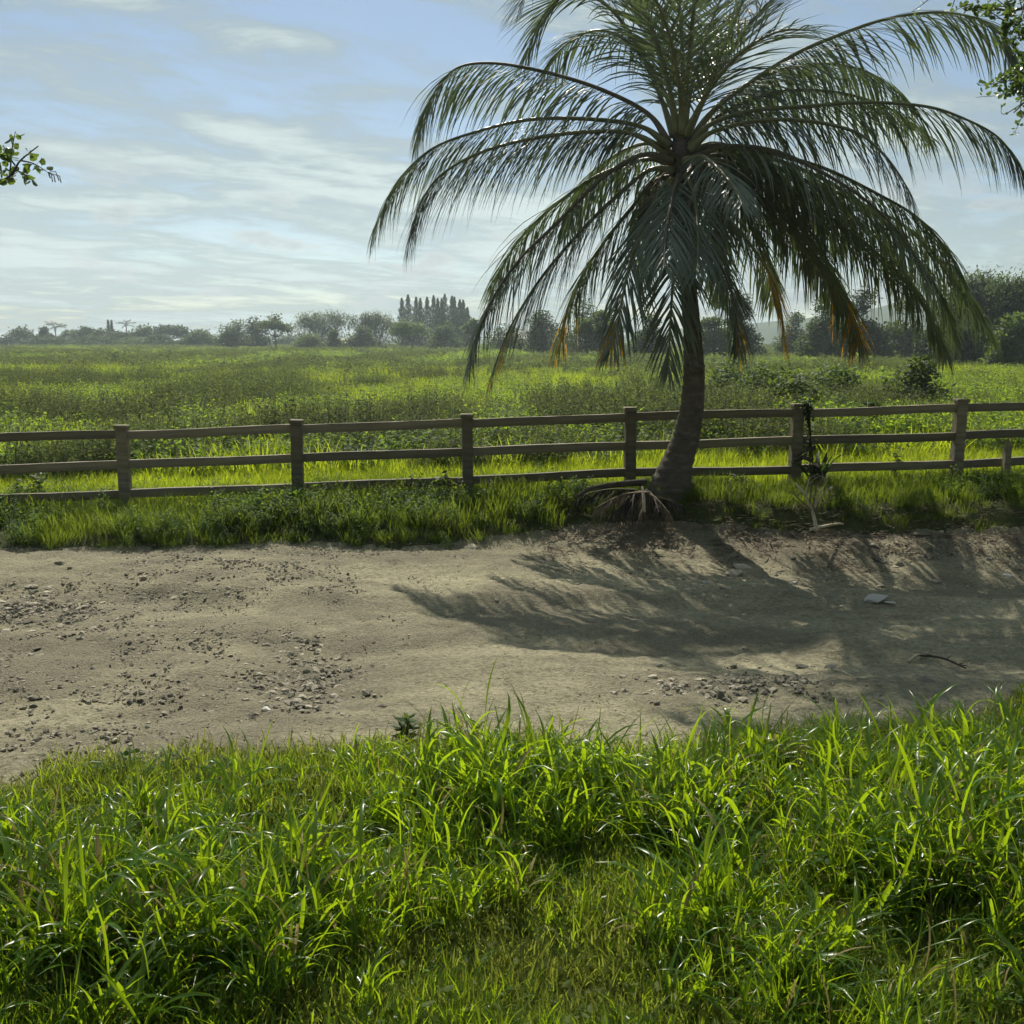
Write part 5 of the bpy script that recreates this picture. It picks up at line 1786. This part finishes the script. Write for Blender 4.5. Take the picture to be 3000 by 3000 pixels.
def stake():
    b = at(2948, 1362, 15.2)
    b.z = hz(b.x, b.y)
    root = empty('short_stake', b, 'short pointed dark stake standing against the lower rails past the last post', 'stake')
    m = MB()
    s = 0.045
    top = at(2948, 1283, 15.2).z - b.z
    for z, k in ((-0.1, 1.1), (top * 0.75, 1.0), (top, 0.25)):
        for (sx, sy) in ((-1, -1), (1, -1), (1, 1), (-1, 1)):
            m.v.append(b + Vector((sx * s * k, sy * s * k, z)))
    for i in range(2):
        for a in range(4):
            c = (a + 1) % 4
            m.f.append((i * 4 + a, i * 4 + c, (i + 1) * 4 + c, (i + 1) * 4 + a)); m.m.append(0)
    m.f.append((8, 9, 10, 11)); m.m.append(0)
    m.build('shaft', M['fence'], root)


def fence_weed(u, v, h, lab, seed, mat='weed', n=10):
    g = ground_hit(u, v)
    root = empty('tall_weed', g, lab, 'weed')
    rr = random.Random(seed)
    for k in range(4):
        m = MB()
        a = rr.uniform(0, 6.283); le = rr.uniform(0.02, 0.28)
        top = g + Vector((math.cos(a) * math.sin(le), math.sin(a) * math.sin(le), math.cos(le))) * h * rr.uniform(0.65, 1)
        ln = catmull([g, g.lerp(top, .5) + Vector((rr.uniform(-.03, .03), 0, 0)), top], 10)
        m.tube(ln, [0.005 - 0.0003 * j for j in range(11)], 4)
        for j in range(n):
            p = ln[rr.randrange(3, 11)]
            d = Vector((rr.gauss(0, 1), rr.gauss(0, 1), rr.uniform(-.2, .8))).normalized()
            s = d.cross(Vector((rr.gauss(0, .3), rr.gauss(0, .3), 1))).normalized()
            m.leaf(p, d, s, rr.uniform(0.07, 0.13), rr.uniform(0.015, 0.03), 0, 0.3)
        m.build('stem', M['tree_mid'], root)


dry_frond_heap()
dead_sapling()
fallen_stick((2375, 1558), (2512, 1540), 0.022, 'pale dry branch lying on the bank at the dead sapling', seed=3)
fallen_stick((2445, 1968), (2495, 1988), 0.010, 'thin pale twig beside the grey stone at the road edge', seed=4, twigs=1, bend=0.01)
fallen_stick((2660, 1945), (2720, 1925), 0.016, 'dry forked branch on the shaded gravel near the grass', seed=5, twigs=4)
fallen_stick((2690, 1925), (2830, 1965), 0.013, 'long thin dead branch in the shaded corner of the road', 'dead_dark', seed=6, twigs=4)
fallen_stick((2120, 1352), (2190, 1338), 0.02, 'pale stick lying in the grass behind the palm', seed=7, bend=0.05)
fallen_stick((2180, 1405), (2330, 1418), 0.02, 'bleached branch under the bottom rail by the white rocks', seed=8, bend=0.04, twigs=5)
post_vine()
dark_clump()
stake()
fence_weed(1312, 1478, 0.55, 'leafy weed growing up the post in the middle of the fence', 51)
fence_weed(2620, 1420, 0.60, 'thin weed standing in front of the rails between the vine post and the last post', 52)
fence_weed(2165, 1450, 0.35, 'small dark weed among the white rocks', 53)
fence_weed(120, 1500, 0.6, 'bushy weed clump over the bottom rail beside the first post', 54, n=22)
fence_weed(60, 1505, 0.55, 'broad leafy weed over the bottom rail in the first bay', 55, n=22)
fence_weed(1185, 2185, 0.26, 'single weed with upright stems at the edge of the near grass', 56, n=8)


# ------------------------------------------------------------------ haze in the air
def haze():
    bm = bmesh.new()
    bmesh.ops.create_cube(bm, size=1.0)
    me = bpy.data.meshes.new('haze')
    for v in bm.verts:
        v.co = Vector((v.co.x * 1900, 425 + v.co.y * 1000, -3.0 + (v.co.z + 0.5) * 84))
    bm.to_mesh(me); bm.free()
    mt, nt, out = new_mat('haze_air')
    pv = nt.nodes.new('ShaderNodeVolumePrincipled')
    pv.inputs['Color'].default_value = (0.80, 0.93, 1.0, 1)
    pv.inputs['Density'].default_value = 0.00045
    pv.inputs['Anisotropy'].default_value = 0.5
    nt.links.new(pv.outputs[0], out.inputs['Volume'])
    me.materials.append(mt)
    o = bpy.data.objects.new('haze', me)
    COL.objects.link(o)
    tag(o, 'thin pale haze in the air over the field', 'haze', kind='stuff')


haze()
